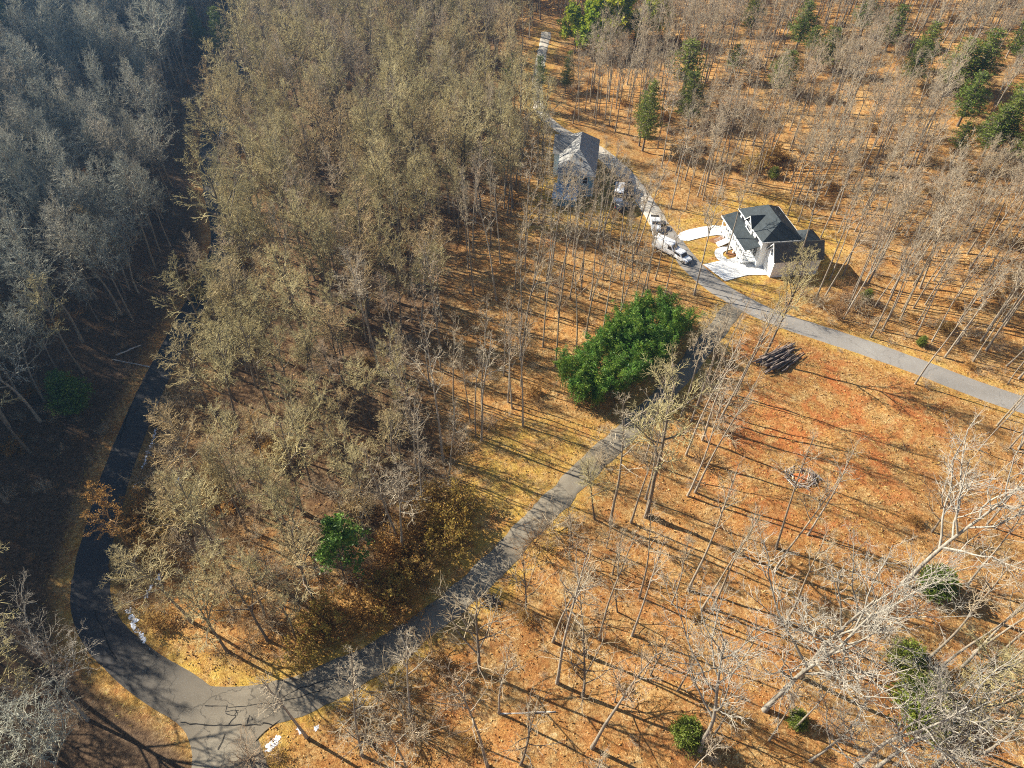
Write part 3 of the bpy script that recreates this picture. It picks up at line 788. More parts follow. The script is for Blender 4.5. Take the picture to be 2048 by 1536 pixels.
# --- trees that can be told apart in the photograph: base pixel, pixel row of the top, kind
SEEN = [
    (958, 1344, 1105, 'sapling2'), (1114, 1366, 1010, 'slender'), (1169, 1307, 1120, 'slender'), (1279, 1195, 1010, 'slender'), (1289, 1035, 860, 'slender'),
    (1221, 1049, 790, 'slender'), (1343, 1209, 1050, 'slender'), (1376, 1181, 960, 'slender'), (1403, 1220, 1040, 'slender'), (1424, 1218, 1000, 'slender'),
    (1198, 1279, 1060, 'slender'), (975, 1532, 1330, 'spread'), (998, 1426, 1270, 'slender'), (1040, 1530, 1430, 'sapling2'), (1184, 1495, 1240, 'spread'),
    (1616, 1070, 900, 'slender'), (1837, 1331, 1130, 'slender'), (1879, 1337, 1120, 'slender'), (1924, 1335, 1110, 'slender'), (1959, 1346, 1140, 'slender'),
    (2008, 1352, 1180, 'slender'), (1990, 1420, 1230, 'slender'), (1967, 1507, 1330, 'slender'),
    (1007, 752, 590, 'slender'), (1016, 805, 640, 'slender'), (1024, 817, 650, 'slender'), (1046, 852, 610, 'slender'), (963, 881, 660, 'slender'),
    (1042, 773, 600, 'slender'), (951, 875, 690, 'slender'), (1171, 676, 470, 'slender'), (1086, 694, 500, 'slender'), (1111, 732, 540, 'slender'),
    (1153, 702, 500, 'slender'), (1205, 676, 480, 'slender'), (1225, 685, 500, 'slender'), (1265, 645, 460, 'slender'), (1240, 640, 440, 'slender'),
    (1262, 1045, 830, 'slender'), (1190, 1039, 900, 'spread'), (1375, 992, 760, 'slender'), (1372, 910, 660, 'slender'),
    (1390, 985, 720, 'slender'), (1405, 880, 620, 'slender'), (1440, 840, 600, 'slender'), (1470, 790, 580, 'slender'),
    (1741, 674, 440, 'slender'), (1764, 662, 470, 'slender'), (1832, 671, 490, 'slender'), (1864, 683, 480, 'slender'), (1889, 715, 520, 'slender'),
    (1946, 723, 560, 'slender'), (2013, 732, 560, 'slender'), (2016, 767, 640, 'slender'), (1800, 640, 460, 'slender'), (1850, 610, 430, 'slender'),
    (1700, 600, 420, 'slender'), (1660, 560, 380, 'slender'), (1780, 600, 420, 'slender'), (1920, 640, 450, 'slender'), (1975, 660, 480, 'slender'),
    (1453, 507, 330, 'slender'), (1575, 431, 240, 'slender'), (1597, 443, 250, 'slender'), (1641, 476, 300, 'slender'), (1587, 553, 330, 'slender'),
    (1628, 605, 360, 'slender'), (1686, 551, 330, 'slender'), (1409, 446, 290, 'slender'), (1480, 330, 200, 'slender'), (1520, 350, 210, 'slender'),
    (1310, 560, 400, 'slender'), (1290, 600, 430, 'slender'), (1330, 590, 420, 'slender'), (1265, 560, 400, 'slender'), (1240, 560, 400, 'slender'),
    (1205, 560, 380, 'slender'), (1180, 600, 400, 'slender'), (1160, 560, 380, 'slender'), (1140, 600, 400, 'slender'), (1120, 560, 380, 'slender'),
    (1090, 600, 420, 'slender'), (1068, 560, 380, 'slender'), (1050, 540, 370, 'slender'), (1030, 580, 400, 'slender'), (1140, 480, 310, 'slender'),
    (1170, 500, 330, 'slender'), (1205, 470, 300, 'slender'), (1240, 500, 340, 'slender'), (1270, 480, 340, 'slender'), (1105, 520, 330, 'slender'), (1085, 470, 310, 'slender'),
    (398, 1084, 985, 'spread'), (385, 1245, 1100, 'spread'), (166, 746, 560, 'spread'), (60, 905, 680, 'spread'), (30, 735, 560, 'spread'),
    (545, 790, 650, 'spread'), (470, 800, 640, 'spread'), (665, 740, 560, 'spread'), (690, 745, 560, 'spread'), (620, 790, 640, 'spread'),
]
SPECIAL = [
    (1388, 590, 385, 'slender', 0, 'forked bare tree standing alone on the near verge, across from the concrete driveway'),
    (1527, 716, 490, 'spread', 1, 'large forked bare tree at the left end of the log pile'),
    (1600, 1352, 1010, 'big', 0, 'wide pale bare tree right of centre in the foreground, leaning over orange litter'),
    (1805, 1168, 800, 'big', 1, 'brightest white-barked spreading tree, overhanging the clearing at the right edge'),
    (1528, 1420, 1150, 'big', 2, 'pale twin-limbed tree left of the wide pale foreground tree'),
    (1711, 1532, 1330, 'big', 0, 'pale forked tree at the bottom edge, below the olive evergreen shrubs'),
    (1753, 1536, 1390, 'big', 1, 'small pale forked tree among the olive evergreen shrubs at the bottom'),
    (1868, 1536, 1350, 'big', 2, 'pale spreading tree at the bottom, rightmost of the white-barked ones'),
    (1620, 1522, 1420, 'big', 1, 'low pale bare tree at the bottom, below the wide pale tree'),
    (1400, 1500, 1290, 'big', 0, 'pale crooked bare tree beside the small olive shrub at the bottom'),
    (1295, 1030, 700, 'spread', 2, 'tall forked bare tree just below the bamboo thicket'),
    (265, 1107, 985, 'gold', 0, 'slim tree of golden brown twigs leaning over the dark road'),
    (250, 598, 430, 'spread', 3, 'thick pale trunk standing in the shaded slope left of the dark road'),
    (60, 1330, 1100, 'big', 1, 'pale bare tree in the shade at the left edge, level with the road bend'),
    (70, 1500, 1320, 'big', 0, 'broad pale bare tree in the bottom left corner'),
    (175, 1440, 1290, 'big', 2, 'pale bare tree overhanging the outside of the dark road bend'),
    (20, 640, 440, 'big', 2, 'broad pale-limbed tree on the shaded slope at the left edge'),
]
EVERGREENS = [   # base pixel, top row, kind, label
    (1078, 205, 120, 'lightpine', 'yellow-green pine beside the top of the lane'), (1022, 195, 115, 'lightpine', 'small green pine left of the yellow-green one by the lane'),
    (1285, 290, 165, 'pine', 'slim dark pine between bare trunks above the lane'), (1278, 280, 195, 'lightpine', 'light green pine drooping beside the slim dark pine above the lane'),
    (1375, 240, 150, 'pine', 'green pine among thin trunks at the centre of the far woods'), (1360, 210, 90, 'lightpine', 'pale green pine high in the far woods above the clearing'),
    (1590, 90, 5, 'pine', 'tall pine at the top edge, left of the pine group'), (1500, 60, 10, 'pine', 'dark pine touching the top edge above the far woods'),
    (1640, 130, 55, 'pine', 'broad green pine with layered boughs on the upper hillside'), (1612, 120, 70, 'lightpine', 'yellowish pine close beside the broad layered one'),
    (1770, 90, 25, 'pine', 'dark pine high on the hillside, upper right'), (1832, 130, 48, 'pine', 'bright green pine in the middle of the hillside group'),
    (1815, 160, 105, 'pine', 'low bushy pine under the bright green hillside pine'), (1895, 180, 85, 'pine', 'wide dark pine, left of the closest pair on the right hillside'),
    (1938, 170, 70, 'pine', 'tall pine, right of the closest pair on the right hillside'), (1915, 240, 150, 'pine', 'narrow dark pine below the hillside pair'),
    (2030, 120, 20, 'pine', 'tall pine cut by the right edge near the top'), (2040, 210, 130, 'pine', 'dark pine at the right edge below the tall one'),
    (1990, 290, 190, 'pine', 'largest yellow-green pine on the right hillside'), (1965, 300, 240, 'pine', 'short pine at the foot of the largest hillside pine'),
    (2046, 330, 230, 'pine', 'pine at the right edge beside the largest hillside pine'), (1900, 320, 260, 'lightpine', 'faint light green pine among bare trunks left of the largest pine'),
    (1720, 60, 5, 'pine', 'dark pine at the top edge above the hillside group'), (1455, 160, 95, 'lightpine', 'small yellowish pine among bare crowns in the far woods'),
    (1550, 175, 125, 'pine', 'small dark pine among bare trunks, left of the layered pine'), (450, 110, 20, 'pine', 'dark green pine deep in the blue shade at the top left'),
    (410, 90, 20, 'pine', 'second dark pine in the blue shade, left of the first'), (15, 60, 25, 'pine', 'green pine in the upper left corner'),
    (1130, 175, 110, 'pine', 'dark pine behind the yellow-green pine by the lane'), (905, 30, 0, 'pine', 'lone green pine at the top edge over the brown woods'),
]
LIME = [(1150, 95), (1172, 85), (1200, 92), (1228, 80), (1255, 88), (1185, 112), (1285, 78)]

# ------------------------------------------------------------------ where every tree stands
PROTO3 = {}
PROTO3['gold', 0] = leafy_meshes('golden_tree', 201, 14, dict(SAPLING, rad=[.16, .06, .035, .022], crown=4.2, t0=[.3, .2, .2]), M['brush_leaf'], M['twig_brown'], 3, .12, .22, .10)
rng = np.random.default_rng(7)
TREES = []
def put(x, y, h, kind, var, rz=None, label=None, prio=0):
    TREES.append(dict(x=x, y=y, z=float(hgt(x, y)), h=h, kind=kind, var=var, rz=rng.uniform(0, 6.28) if rz is None else rz, label=label, prio=prio))
for (bx, by, ty, kind, var, label) in SPECIAL:
    x, y = ground_at(bx, by)
    h = height_for(x, y, ty)
    put(x, y, min(30, max(h, 9)), kind, var, None, label, 3)
vi = 0
for (bx, by, ty, kind) in SEEN:
    x, y = ground_at(bx, by); h = height_for(x, y, ty); vi += 1
    if kind == 'slender' and (x > -8 and y < 118): kind = 'thin'
    if kind == 'spread' and y < 45 and x > -20: kind = 'thin'
    if kind == 'sapling2': put(x, y, min(max(h, 11), 17), 'sapling', vi % 3, None, None, 2)
    else: put(x, y, min(max(h, 15), 31), kind, vi % 6, None, None, 2)
PT = [(t['x'], t['y']) for t in TREES]
# evergreens keep the ground in front of them open
EV = [ground_at(e[0], e[1] + 12) for e in EVERGREENS] + [ground_at(a, b + 10) for a, b in LIME] + [ground_at(690, 1165)]
def before_evergreen(x, y):
    for ex, ey in EV:
        d = math.hypot(ex, ey); ux, uy = -ex / d, -ey / d
        t = min(15.0, max(0.0, (x - ex) * ux + (y - ey) * uy))
        if (x - ex - ux * t) ** 2 + (y - ey - uy * t) ** 2 < 4.2 ** 2: return True
    return False

LEFT_X = poly_dist
step = 4.35
cx, cy = np.meshgrid(np.arange(-235, 200, step), np.arange(-25, 345, step))
cx = (cx + rng.uniform(-.48, .48, cx.shape) * step).ravel(); cy = (cy + rng.uniform(-.48, .48, cy.shape) * step).ravel()
cdl = poly_dist(LEFT_ROAD, cx, cy, True); crd = road_dist(cx, cy); cdr = poly_dist(RIGHT_ROAD, cx, cy, True)
inz = {n: in_poly(P, cx, cy) for n, P in dict(clear=CLEARING, lawn=LAWN, fore=FORE, hy=HYARD, openw=OPENW, h1=H1YARD, bam=BAMBOO, junc=JUNCTION).items()}
bamd = poly_dist(BAMBOO + [BAMBOO[0]], cx, cy)
cz = hgt(cx, cy)
# an unlit clump here and there: low-frequency thinning so that the canopy has gaps
dens = 0.5 + 0.5 * np.sin(cx * 0.115 + 1.7 * np.sin(cy * 0.061)) * np.cos(cy * 0.093 + 0.8)
U = rng.uniform(0, 1, cx.shape); U2 = rng.uniform(0, 1, cx.shape); HV = rng.normal(0, 1, cx.shape)
for k in range(len(cx)):
    x, y = float(cx[k]), float(cy[k])
    if crd[k] < 4.2 or inz['junc'][k]: continue
    d_l = cdl[k]
    if inz['clear'][k] or inz['lawn'][k] or inz['hy'][k] or inz['bam'][k] or bamd[k] < 2.0: continue
    if d_l < 0:
        p, kind, h = 0.58 + .38 * dens[k], 'grey', 18.5 + 3.2 * HV[k]
        if y < 55: p *= .55
        if d_l > -8 or (d_l > -13 and y < 85): p = 0.03
    elif 0 < d_l < (12 if x < -43 else 5.5) - .30 * max(0, y - 74) and y < 120:
        p, kind, h = 0.16, 'sapling', 6.5 + 1.5 * HV[k]
        if d_l < 6: p = 0.02
    elif inz['fore'][k] or (y < 60 and x > 0):
        p, kind, h = 0.27, ('thin' if U2[k] < .58 else 'sapling'), (20 + 3 * HV[k] if U2[k] < .58 else 9.5 + 2 * HV[k])
        if x > 60 and y > 30: p = 0.24
        if kind == 'slender': kind = 'thin'
    elif inz['h1'][k]:
        if y > 136 or x > 24: continue
        p, kind, h = .5, 'thin', 20 + 2.5 * HV[k]
    elif inz['openw'][k]:
        p, kind, h = 0.30, 'thin', 23 + 2.5 * HV[k]
    elif cdr[k] > 0 and y > 70 and x > 0:
        p, kind, h = 0.84 + .16 * dens[k], 'slender', 20 + 3 * HV[k]
        if cdr[k] < 9: p *= 0.25
    elif y > 172:
        p, kind, h = 0.66 + .33 * dens[k], ('slender' if U2[k] < .45 else 'spread'), 20 + 3 * HV[k]
    else:
        p, kind, h = 0.66 + .33 * dens[k], ('spread' if U2[k] < .70 else 'slender'), 19.5 + 3.2 * HV[k]
        if y < 74: p, kind, h = .85, ('spread' if U2[k] < .85 else 'sapling'), (15.5 + 2.5 * HV[k] if U2[k] < .85 else 9.0)
        if x > -15 and y < 92: p, kind, h = 0.62, ('thin' if U2[k] < .7 else 'slender'), 21 + 2.5 * HV[k]
    if U[k] > p: continue
    if any((x - a) ** 2 + (y - b) ** 2 < 2.6 ** 2 for a, b in PT): continue
    if before_evergreen(x, y): continue
    h = float(np.clip(h, 6, 30))
    z = float(cz[k])
    bx, by, fw = proj(x, y, z); tx, ty_, _ = proj(x, y, z + h)
    if fw < 5: continue
    near = max(bx, tx) > -260 and min(bx, tx) < 2320 and max(by, ty_) > -260 and min(by, ty_) < 1900
    sunward = d_l < 0 and -130 < d_l and 0 < y < 330
    if not (near or sunward): continue
    put(x, y, h, kind, int(rng.integers(0, 3 if kind == 'sapling' else 4 if kind == 'grey' else 6)))

for t in TREES:
    bx, by, fw = proj(t['x'], t['y'], t['z']); tx, ty_, fw2 = proj(t['x'], t['y'], t['z'] + t['h'] * .8)
    t['bx'], t['by'] = bx, by
    t['cx'], t['cy'] = tx, ty_
    t['seen'] = -25 < tx < 2075 and -15 < ty_ < 1560
    t['size'] = t['h'] / fw2 * (1 if t['seen'] else 0)
order = sorted([t for t in TREES if t['seen']], key=lambda t: (-t['prio'] if t['prio'] >= 2 else 0, -t['size']))
SINGLE = order[:268]
ids = set(id(t) for t in SINGLE)
REST = [t for t in TREES if id(t) not in ids]
print('trees', len(TREES), 'single', len(SINGLE), 'in view', len(order))

# ------------------------------------------------------------------ labels: by landmark, then by order from left to right
LAND = [(258, 1235, 'the long snow streak'), (205, 1180, 'the dark road bend'), (300, 900, 'the thread of snow by the road'), (150, 810, 'the green bush on the shaded bank'),
        (350, 690, 'the yellow verge halfway along the dark road'), (430, 470, 'the sunlit stripes on the dark road'), (690, 1110, 'the bright green leafy tree'), (860, 1060, 'the golden brown thicket'),
        (480, 1400, 'the cracked road junction'), (720, 1330, 'the yellow grass by the lower drive'), (610, 1470, 'the snow on the junction bank'),
        (980, 1205, 'the dark brush heap by the drive'), (1160, 945, 'the top of the lower drive'), (1250, 720, 'the green bamboo thicket'), (1040, 830, 'the striped shadows on the open slope'),
        (1605, 950, 'the ring of brushwood on clay'), (1555, 720, 'the log pile'), (1860, 1165, 'the yellow-green shrub at the right'), (1830, 1390, 'the wide olive shrub at the bottom'),
        (1370, 1460, 'the small olive shrub at the bottom'), (1150, 1430, 'the open litter at bottom centre'), (1850, 735, 'the straight upper road'), (1960, 1300, 'the slanting thin trunks at lower right'),
        (1550, 490, 'the white house'), (1440, 545, 'the pale concrete apron'), (1335, 505, 'the parked white van'), (1130, 400, 'the blue-grey house'), (1010, 440, 'the mown patch left of the blue-grey house'),
        (1260, 330, 'the pale lane'), (1680, 620, 'the brown bushes above the road'), (1900, 640, 'the striped shadows at the right edge'), (700, 900, 'the tangle at the centre of the woods'),
        (560, 600, 'the heart of the dense woods'), (760, 480, 'the upper part of the dense woods'), (560, 330, 'the far left edge of the dense woods'), (880, 700, 'the right edge of the dense woods'),
        (500, 1130, 'the shaded hollow above the junction'), (180, 560, 'the thick pale trunk on the shaded slope'), (60, 1050, 'the shaded left edge'), (80, 1420, 'the bottom left corner'),
        (1200, 560, 'the thin trunks behind the bamboo'), (1330, 1100, 'the middle of the thinned woods')]
LXY = [ground_at(a, b) for a, b, _ in LAND]
ORD = ['first', 'second', 'third', 'fourth', 'fifth', 'sixth', 'seventh', 'eighth', 'ninth', 'tenth', 'eleventh', 'twelfth', 'thirteenth', 'fourteenth', 'fifteenth',
       'sixteenth', 'seventeenth', 'eighteenth', 'nineteenth', 'twentieth', '21st', '22nd', '23rd', '24th', '25th', '26th', '27th', '28th', '29th', '30th'] + ['%dth' % n for n in range(31, 900)]
cells = {}
for t in order:
    if t['label']: continue
    k = min(range(len(LXY)), key=lambda i: (LXY[i][0] - t['x']) ** 2 + (LXY[i][1] - t['y']) ** 2)
    kk = 'slender' if t['kind'] in ('slender', 'thin') else 'spreading' if t['kind'] in ('spread', 'big', 'grey') else 'young'
    cells.setdefault((k, kk), []).append(t)
for (k, kk), L in cells.items():
    L.sort(key=lambda t: t['bx'])
    for i, t in enumerate(L):
        look = {'slender': 'slender bare tree', 'spreading': 'spreading bare tree', 'young': 'small bare tree'}[kk]
        t['label'] = ('%s near %s' % (look, LAND[k][2])) if len(L) == 1 else ('%s, %s from left near %s' % (look, ORD[i], LAND[k][2]))
        t['group'] = {'slender': 'slender bare trees', 'spreading': 'spreading bare trees', 'young': 'small bare trees'}[kk]

SRC = {}
def tree_thing(name, t, meshes, cat='tree'):
    s = t['h'] / t.get('nom', 1)
    e = empty(name, (t['x'], t['y'], t['z']), t['rz'])
    if cat == 'tree': e.rotation_euler = (float(rng.normal(0, .035)), float(rng.normal(0, .035)), t['rz'])
    e.scale = (s * t.get('wx', 1), s * t.get('wx', 1), s)
    tag(e, t['label'], cat, t.get('group'))
    parts = [link(n, me, e) for n, me in zip(('trunk', 'crown', 'twigs'), meshes)]
    if len(parts) > 2: parts[2]['kind'] = 'stuff'
    return e, parts
for t in SINGLE:
    t['nom'] = NOM.get(t['kind'], 14)
    t['wx'] = float(rng.uniform(.85, 1.15))
    me = PROTO3.get((t['kind'], t['var'])) or PROTO[t['kind'], t['var']]
    e, parts = tree_thing('bare_tree', t, me)
    SRC.setdefault((t['kind'], t['var']), parts)

# ------------------------------------------------------------------ a mass of repeats: one object, real copies set on points
def mass(name, pts, variants, label, cat):
    """pts: rows of x, y, z, rotation, width, height, variant"""
    A = np.array(pts, np.float32)
    me = bpy.data.meshes.new(name)
    me.vertices.add(len(A)); me.vertices.foreach_set('co', A[:, :3].ravel())
    A = np.column_stack([A, np.random.default_rng(3).normal(0, .05, len(A))]).astype(np.float32)
    for nm, col in (('turn', 3), ('wide', 4), ('tall', 5), ('tilt', 7)):
        me.attributes.new(nm, 'FLOAT', 'POINT').data.foreach_set('value', np.ascontiguousarray(A[:, col]))
    me.attributes.new('sort', 'INT', 'POINT').data.foreach_set('value', A[:, 6].astype(np.int32))
    ob = link(name, me)
    ng = bpy.data.node_groups.new(name, 'GeometryNodeTree')
    ng.interface.new_socket('Geometry', in_out='INPUT', socket_type='NodeSocketGeometry')
    ng.interface.new_socket('Geometry', in_out='OUTPUT', socket_type='NodeSocketGeometry')
    N, Lk = ng.nodes, ng.links
    gi, go = N.new('NodeGroupInput'), N.new('NodeGroupOutput')
    def attr(nm, ty='FLOAT'):
        a = N.new('GeometryNodeInputNamedAttribute'); a.data_type = ty; a.inputs['Name'].default_value = nm
        return a.outputs['Attribute']
    rot = N.new('ShaderNodeCombineXYZ'); Lk.new(attr('turn'), rot.inputs['Z']); Lk.new(attr('tilt'), rot.inputs['X'])
    sc = N.new('ShaderNodeCombineXYZ'); w = attr('wide'); Lk.new(w, sc.inputs['X']); Lk.new(w, sc.inputs['Y']); Lk.new(attr('tall'), sc.inputs['Z'])
    srt = attr('sort', 'INT')
    allj = N.new('GeometryNodeJoinGeometry')
    for k, objs in enumerate(variants):
        j = N.new('GeometryNodeJoinGeometry')
        for o in objs:
            oi = N.new('GeometryNodeObjectInfo'); oi.transform_space = 'ORIGINAL'
            oi.inputs['Object'].default_value = o; oi.inputs['As Instance'].default_value = True
            Lk.new(oi.outputs['Geometry'], j.inputs[0])
        g2i = N.new('GeometryNodeGeometryToInstance'); Lk.new(j.outputs[0], g2i.inputs[0])
        cmp_ = N.new('FunctionNodeCompare'); cmp_.data_type = 'INT'; cmp_.operation = 'EQUAL'
        ia = [s for s in cmp_.inputs if s.type == 'INT']
        Lk.new(srt, ia[0]); ia[1].default_value = k
        iop = N.new('GeometryNodeInstanceOnPoints')
        Lk.new(gi.outputs[0], iop.inputs['Points']); Lk.new(cmp_.outputs[0], iop.inputs['Selection']); Lk.new(g2i.outputs[0], iop.inputs['Instance'])
        Lk.new(rot.outputs[0], iop.inputs['Rotation']); Lk.new(sc.outputs[0], iop.inputs['Scale'])
        Lk.new(iop.outputs[0], allj.inputs[0])
    Lk.new(allj.outputs[0], go.inputs[0])
    md = ob.modifiers.new('copies', 'NODES'); md.node_group = ng
    return tag(ob, label, cat, None, 'stuff')

keys = sorted(k for k in SRC if k[0] in ('spread', 'grey', 'slender', 'thin', 'sapling'))
rows = []
for t in REST:
    kk = (t['kind'], t['var'])
    if kk not in keys: kk = next(k for k in keys if k[0] == 'spread')
    s = t['h'] / NOM[kk[0]]; w = s * float(rng.uniform(.85, 1.15))
    rows.append((t['x'], t['y'], t['z'], t['rz'], w, s, keys.index(kk)))
mass('woods', rows, [SRC[k] for k in keys], 'leafless winter woods covering the hillsides beyond the nearer trees', 'woods')

# ------------------------------------------------------------------ evergreens
pi = 0
for (bx, by, ty, kind, label) in EVERGREENS:
    x, y = ground_at(bx, by + 12); pi += 1
    h = min(24, max(height_for(x, y, ty) * 1.1, 12 if kind == 'pine' else 10))
    t = dict(x=x, y=y, z=float(hgt(x, y)), h=h, nom=NOM[kind], rz=rng.uniform(0, 6), label=label, group='green pines in the bare woods', wx=float(rng.uniform(1.5, 1.9)) if by < 340 and bx > 1300 else float(rng.uniform(.8, 1.1)))
    tree_thing('pine_tree', t, PROTO[kind, pi % (4 if kind == 'pine' else 2)])
lime_me = leafy_meshes('lime_tree', 301, 11, dict(SAPLING, crown=4.8, rad=[.16, .06, .03, .02], nch=[18, 7, 5]), M['lime'], M['trunk_tan'], 5, .35, .8, .30)
WH = ['leftmost, brightest yellow', 'second', 'third', 'fourth', 'fifth', 'lowest', 'rightmost']
for i, (bx, by) in enumerate(LIME):
    x, y = ground_at(bx, by + 10)
    t = dict(x=x, y=y, z=float(hgt(x, y)), h=13 + (i * 37 % 5), nom=11, rz=i * 1.3, group='lime green trees at the top edge',
             label='lime green leafy tree at the top edge, ' + ['leftmost and yellowest', 'behind the leftmost one', 'in the middle of the clump', 'right of the middle one', 'fourth in the row to the right', 'lowest of the clump', 'rightmost of the clump'][i])
    tree_thing('leafy_tree', t, lime_me)
holly = leafy_meshes('holly', 311, 9, dict(SAPLING, crown=3.6, nch=[20, 7, 4]), M['evergreen'], M['trunk_tan'], 5, .22, .36, .20)
x, y = ground_at(690, 1165); tree_thing('evergreen_tree', dict(x=x, y=y, z=float(hgt(x, y)), h=11.5, nom=9, rz=.4, wx=1.0, label='bright green leafy tree standing alone in the bare tangle near the lower drive'), holly)
dense = pine_meshes('bush', 321, 8, 3.6, M['evergreen'], 2.2, .04, .42, -.02, .75, .16)
x, y = ground_at(150, 812); tree_thing('evergreen_bush', dict(x=x, y=y, z=float(hgt(x, y)), h=7.0, nom=8, rz=.4, wx=1.05, label='dense green bush on the shaded bank left of the dark road'), dense, 'bush')
olive = pine_meshes('shrub', 331, 4.5, 2.6, M['pine'], 2.4, .03, .36, .02, .7, .14)
for i, (bx, by, h, wx, lab) in enumerate([(1862, 1178, 4.2, 1.05, 'round yellow-green evergreen shrub under the white-barked tree at the right'), (1802, 1325, 3.6, 1.2, 'dark olive shrub, upper of the pair at bottom right'),
        (1836, 1420, 4.6, 1.5, 'wide olive shrub, lower of the pair at bottom right'), (1370, 1478, 4.0, .85, 'small olive shrub at the bottom, beside the crooked pale tree'),
        (1730, 600, 2.4, .9, 'low green shrub among the brown bushes above the upper road'), (1840, 690, 2.0, .8, 'low green shrub at the foot of slanting trunks by the upper road'),
        (1545, 355, 2.6, .9, 'dull green shrub in the woods above the white house'), (1590, 1445, 2.2, 1.0, 'flat olive shrub in the litter at bottom right of centre'), (1290, 275, 3, .6, 'green shrub beside the slim dark pine')]):
    x, y = ground_at(bx, by)
    tree_thing('evergreen_shrub', dict(x=x, y=y, z=float(hgt(x, y)), h=h, nom=4.5, rz=i * 1.1, wx=wx, group='low evergreen shrubs', label=lab), olive, 'shrub')

# bamboo thicket: culms and leaves
def bamboo():
    r = np.random.default_rng(5)
    W = Wood(); pts, dirs = [], []
    n = 0; X, Y = [], []
    while n < 330:
        x, y = r.uniform(7, 34), r.uniform(78, 106)
        if in_poly(BAMBOO, np.array([x]), np.array([y]))[0]: X.append(x); Y.append(y); n += 1
    ed = poly_dist(BAMBOO + [BAMBOO[0]], np.array(X), np.array(Y))
    c0 = np.array([20.0, 92.0, float(hgt(20, 92))])
    for x, y, e in zip(X, Y, ed):
        h = r.uniform(4.6, 7.6) + 1.6 * min(1, e / 4) + 1.6 * math.sin(x * .6) * math.cos(y * .5)
        p = np.array([x, y, float(hgt(x, y)) - .1]) - c0; d = unit(np.array([r.normal(0, .07), r.normal(0, .07), 1])); lean = r.uniform(0, 6.28); ld = np.array([math.cos(lean), math.sin(lean), -.2])
        m = 7; P = [p]; D = [d]
        for k in range(m):
            d = unit(d + ld * .025 * k); p = p + d * h / m; P.append(p); D.append(d)
        for k in range(m): W.add(0, P[k], P[k + 1], .05 * (1 - k / m) + .012, .05 * (1 - (k + 1) / m) + .012, D[k], D[k + 1])
        for k in range(46):
            f = r.uniform(.22, 1.0) ** .8 * m; i = min(m - 1, int(f)); q = P[i] * (1 - f + i) + P[i + 1] * (f - i)
            a = r.uniform(0, 6.28); rr = r.uniform(.1, .95) * (1.25 - f / m * .7)
            pts.append(q + np.array([math.cos(a) * rr, math.sin(a) * rr, r.uniform(-.15, .3)])); dirs.append(np.array([math.cos(a), math.sin(a), .25]))
    v, q = leaf_quads(np.array(pts), r, 8, .17, .46, .10, .8, np.array(dirs) * .7)
    e = empty('bamboo_thicket', tuple(c0)); tag(e, 'dense green bamboo thicket between the open woods and the lower drive', 'bamboo')
    link('foliage', quad_mesh('foliage', v, q, M['bamboo']), e)
    tv, tq = tubes(W.s[0], 5); link('culms', quad_mesh('culms', tv, tq, M['culm'], True), e)
bamboo()

# ------------------------------------------------------------------ brown shrubs, brush, litter
def brush_proto(name, seed, sp, twig, leaf=None, per=2):
    r = np.random.default_rng(seed); W = Wood()
    limb(W, r, sp, np.array([0, 0, -.05]), np.array([0, 0, 1.]), .5, .05, 0)
    V, Q, o = [], [], 0; tips = []
    for lev, s in W.s.items():
        v, q = tubes(s, 3); V.append(v); Q.append(q + o); o += len(v)
        if lev >= 2: tips.append(np.array(s)[:, 3:6])
    out = [quad_mesh(name + '_stems', np.concatenate(V), np.concatenate(Q), twig, True)]
    if leaf:
        v, q = leaf_quads(np.concatenate(tips), r, per, .10, .20, .10, .8); out.append(quad_mesh(name + '_leaves', v, q, leaf))
    return out
BR = [brush_proto('brush', 401 + i, dict(BRUSH, crown=2.2 + .3 * i), M['twig_brown' if i % 2 else 'twig_tan']) for i in range(3)]
GB = [brush_proto('gold_brush', 411 + i, dict(BRUSH, crown=2.4), M['twig_brown'], M['gold_leaf'] if i else M['brush_leaf'], 2) for i in range(2)]
def shrub(name, bx, by, me, s, label, group, i):
    x, y = ground_at(bx, by)
    e = empty(name, (x, y, float(hgt(x, y))), i * 1.37); e.scale = (s, s, s * .9); tag(e, label, 'shrub', group)
    return [link(n, m, e) for n, m in zip(('stems', 'leaves'), me)]
gold_src, brush_src = {}, {}
GS = [(862, 1022, 2.0, 'golden brown leafy shrub at the top left of the thicket on the slope'), (912, 1050, 1.9, 'golden brown leafy shrub nearest the striped shadows'), (825, 1075, 1.9, 'golden leafy shrub in the middle of the thicket, left side'),
      (880, 1100, 2.0, 'yellowest leafy shrub at the centre of the golden thicket'), (790, 1120, 1.8, 'brown leafy shrub right of the bright green tree'), (930, 1010, 1.5, 'small brown leafy shrub at the top of the golden thicket'),
      (840, 1150, 1.7, 'golden leafy shrub above the worn drive'), (770, 1190, 1.9, 'brown leafy shrub below the bright green tree, right side'), (720, 1230, 1.7, 'yellowish leafy shrub above the yellow grass by the drive'),
      (660, 1260, 1.8, 'olive brown leafy shrub at the foot of the shaded hollow'), (800, 1225, 1.5, 'brown leafy shrub beside the worn drive, below the thicket'), (600, 1310, 1.4, 'orange brown leafy shrub above the road junction'),
      (285, 1040, 1.6, 'golden shrub at the foot of the leaning golden tree'), (330, 1075, 1.6, 'golden brown shrub right of the leaning golden tree'), (300, 1110, 1.5, 'brown shrub below the leaning golden tree'),
      (395, 590, 1.4, 'yellow brown shrub beside the sunlit stripes on the dark road'), (1540, 325, 1.9, 'orange brown leafy shrub in the woods above the white house'), (1500, 345, 1.6, 'brown leafy shrub left of the orange one above the white house')]
for i, (a, b, s, lab) in enumerate(GS):
    gold_src[i % 2] = shrub('leafy_shrub', a, b, GB[i % 2], s, lab, 'golden brown shrubs with retained leaves', i)
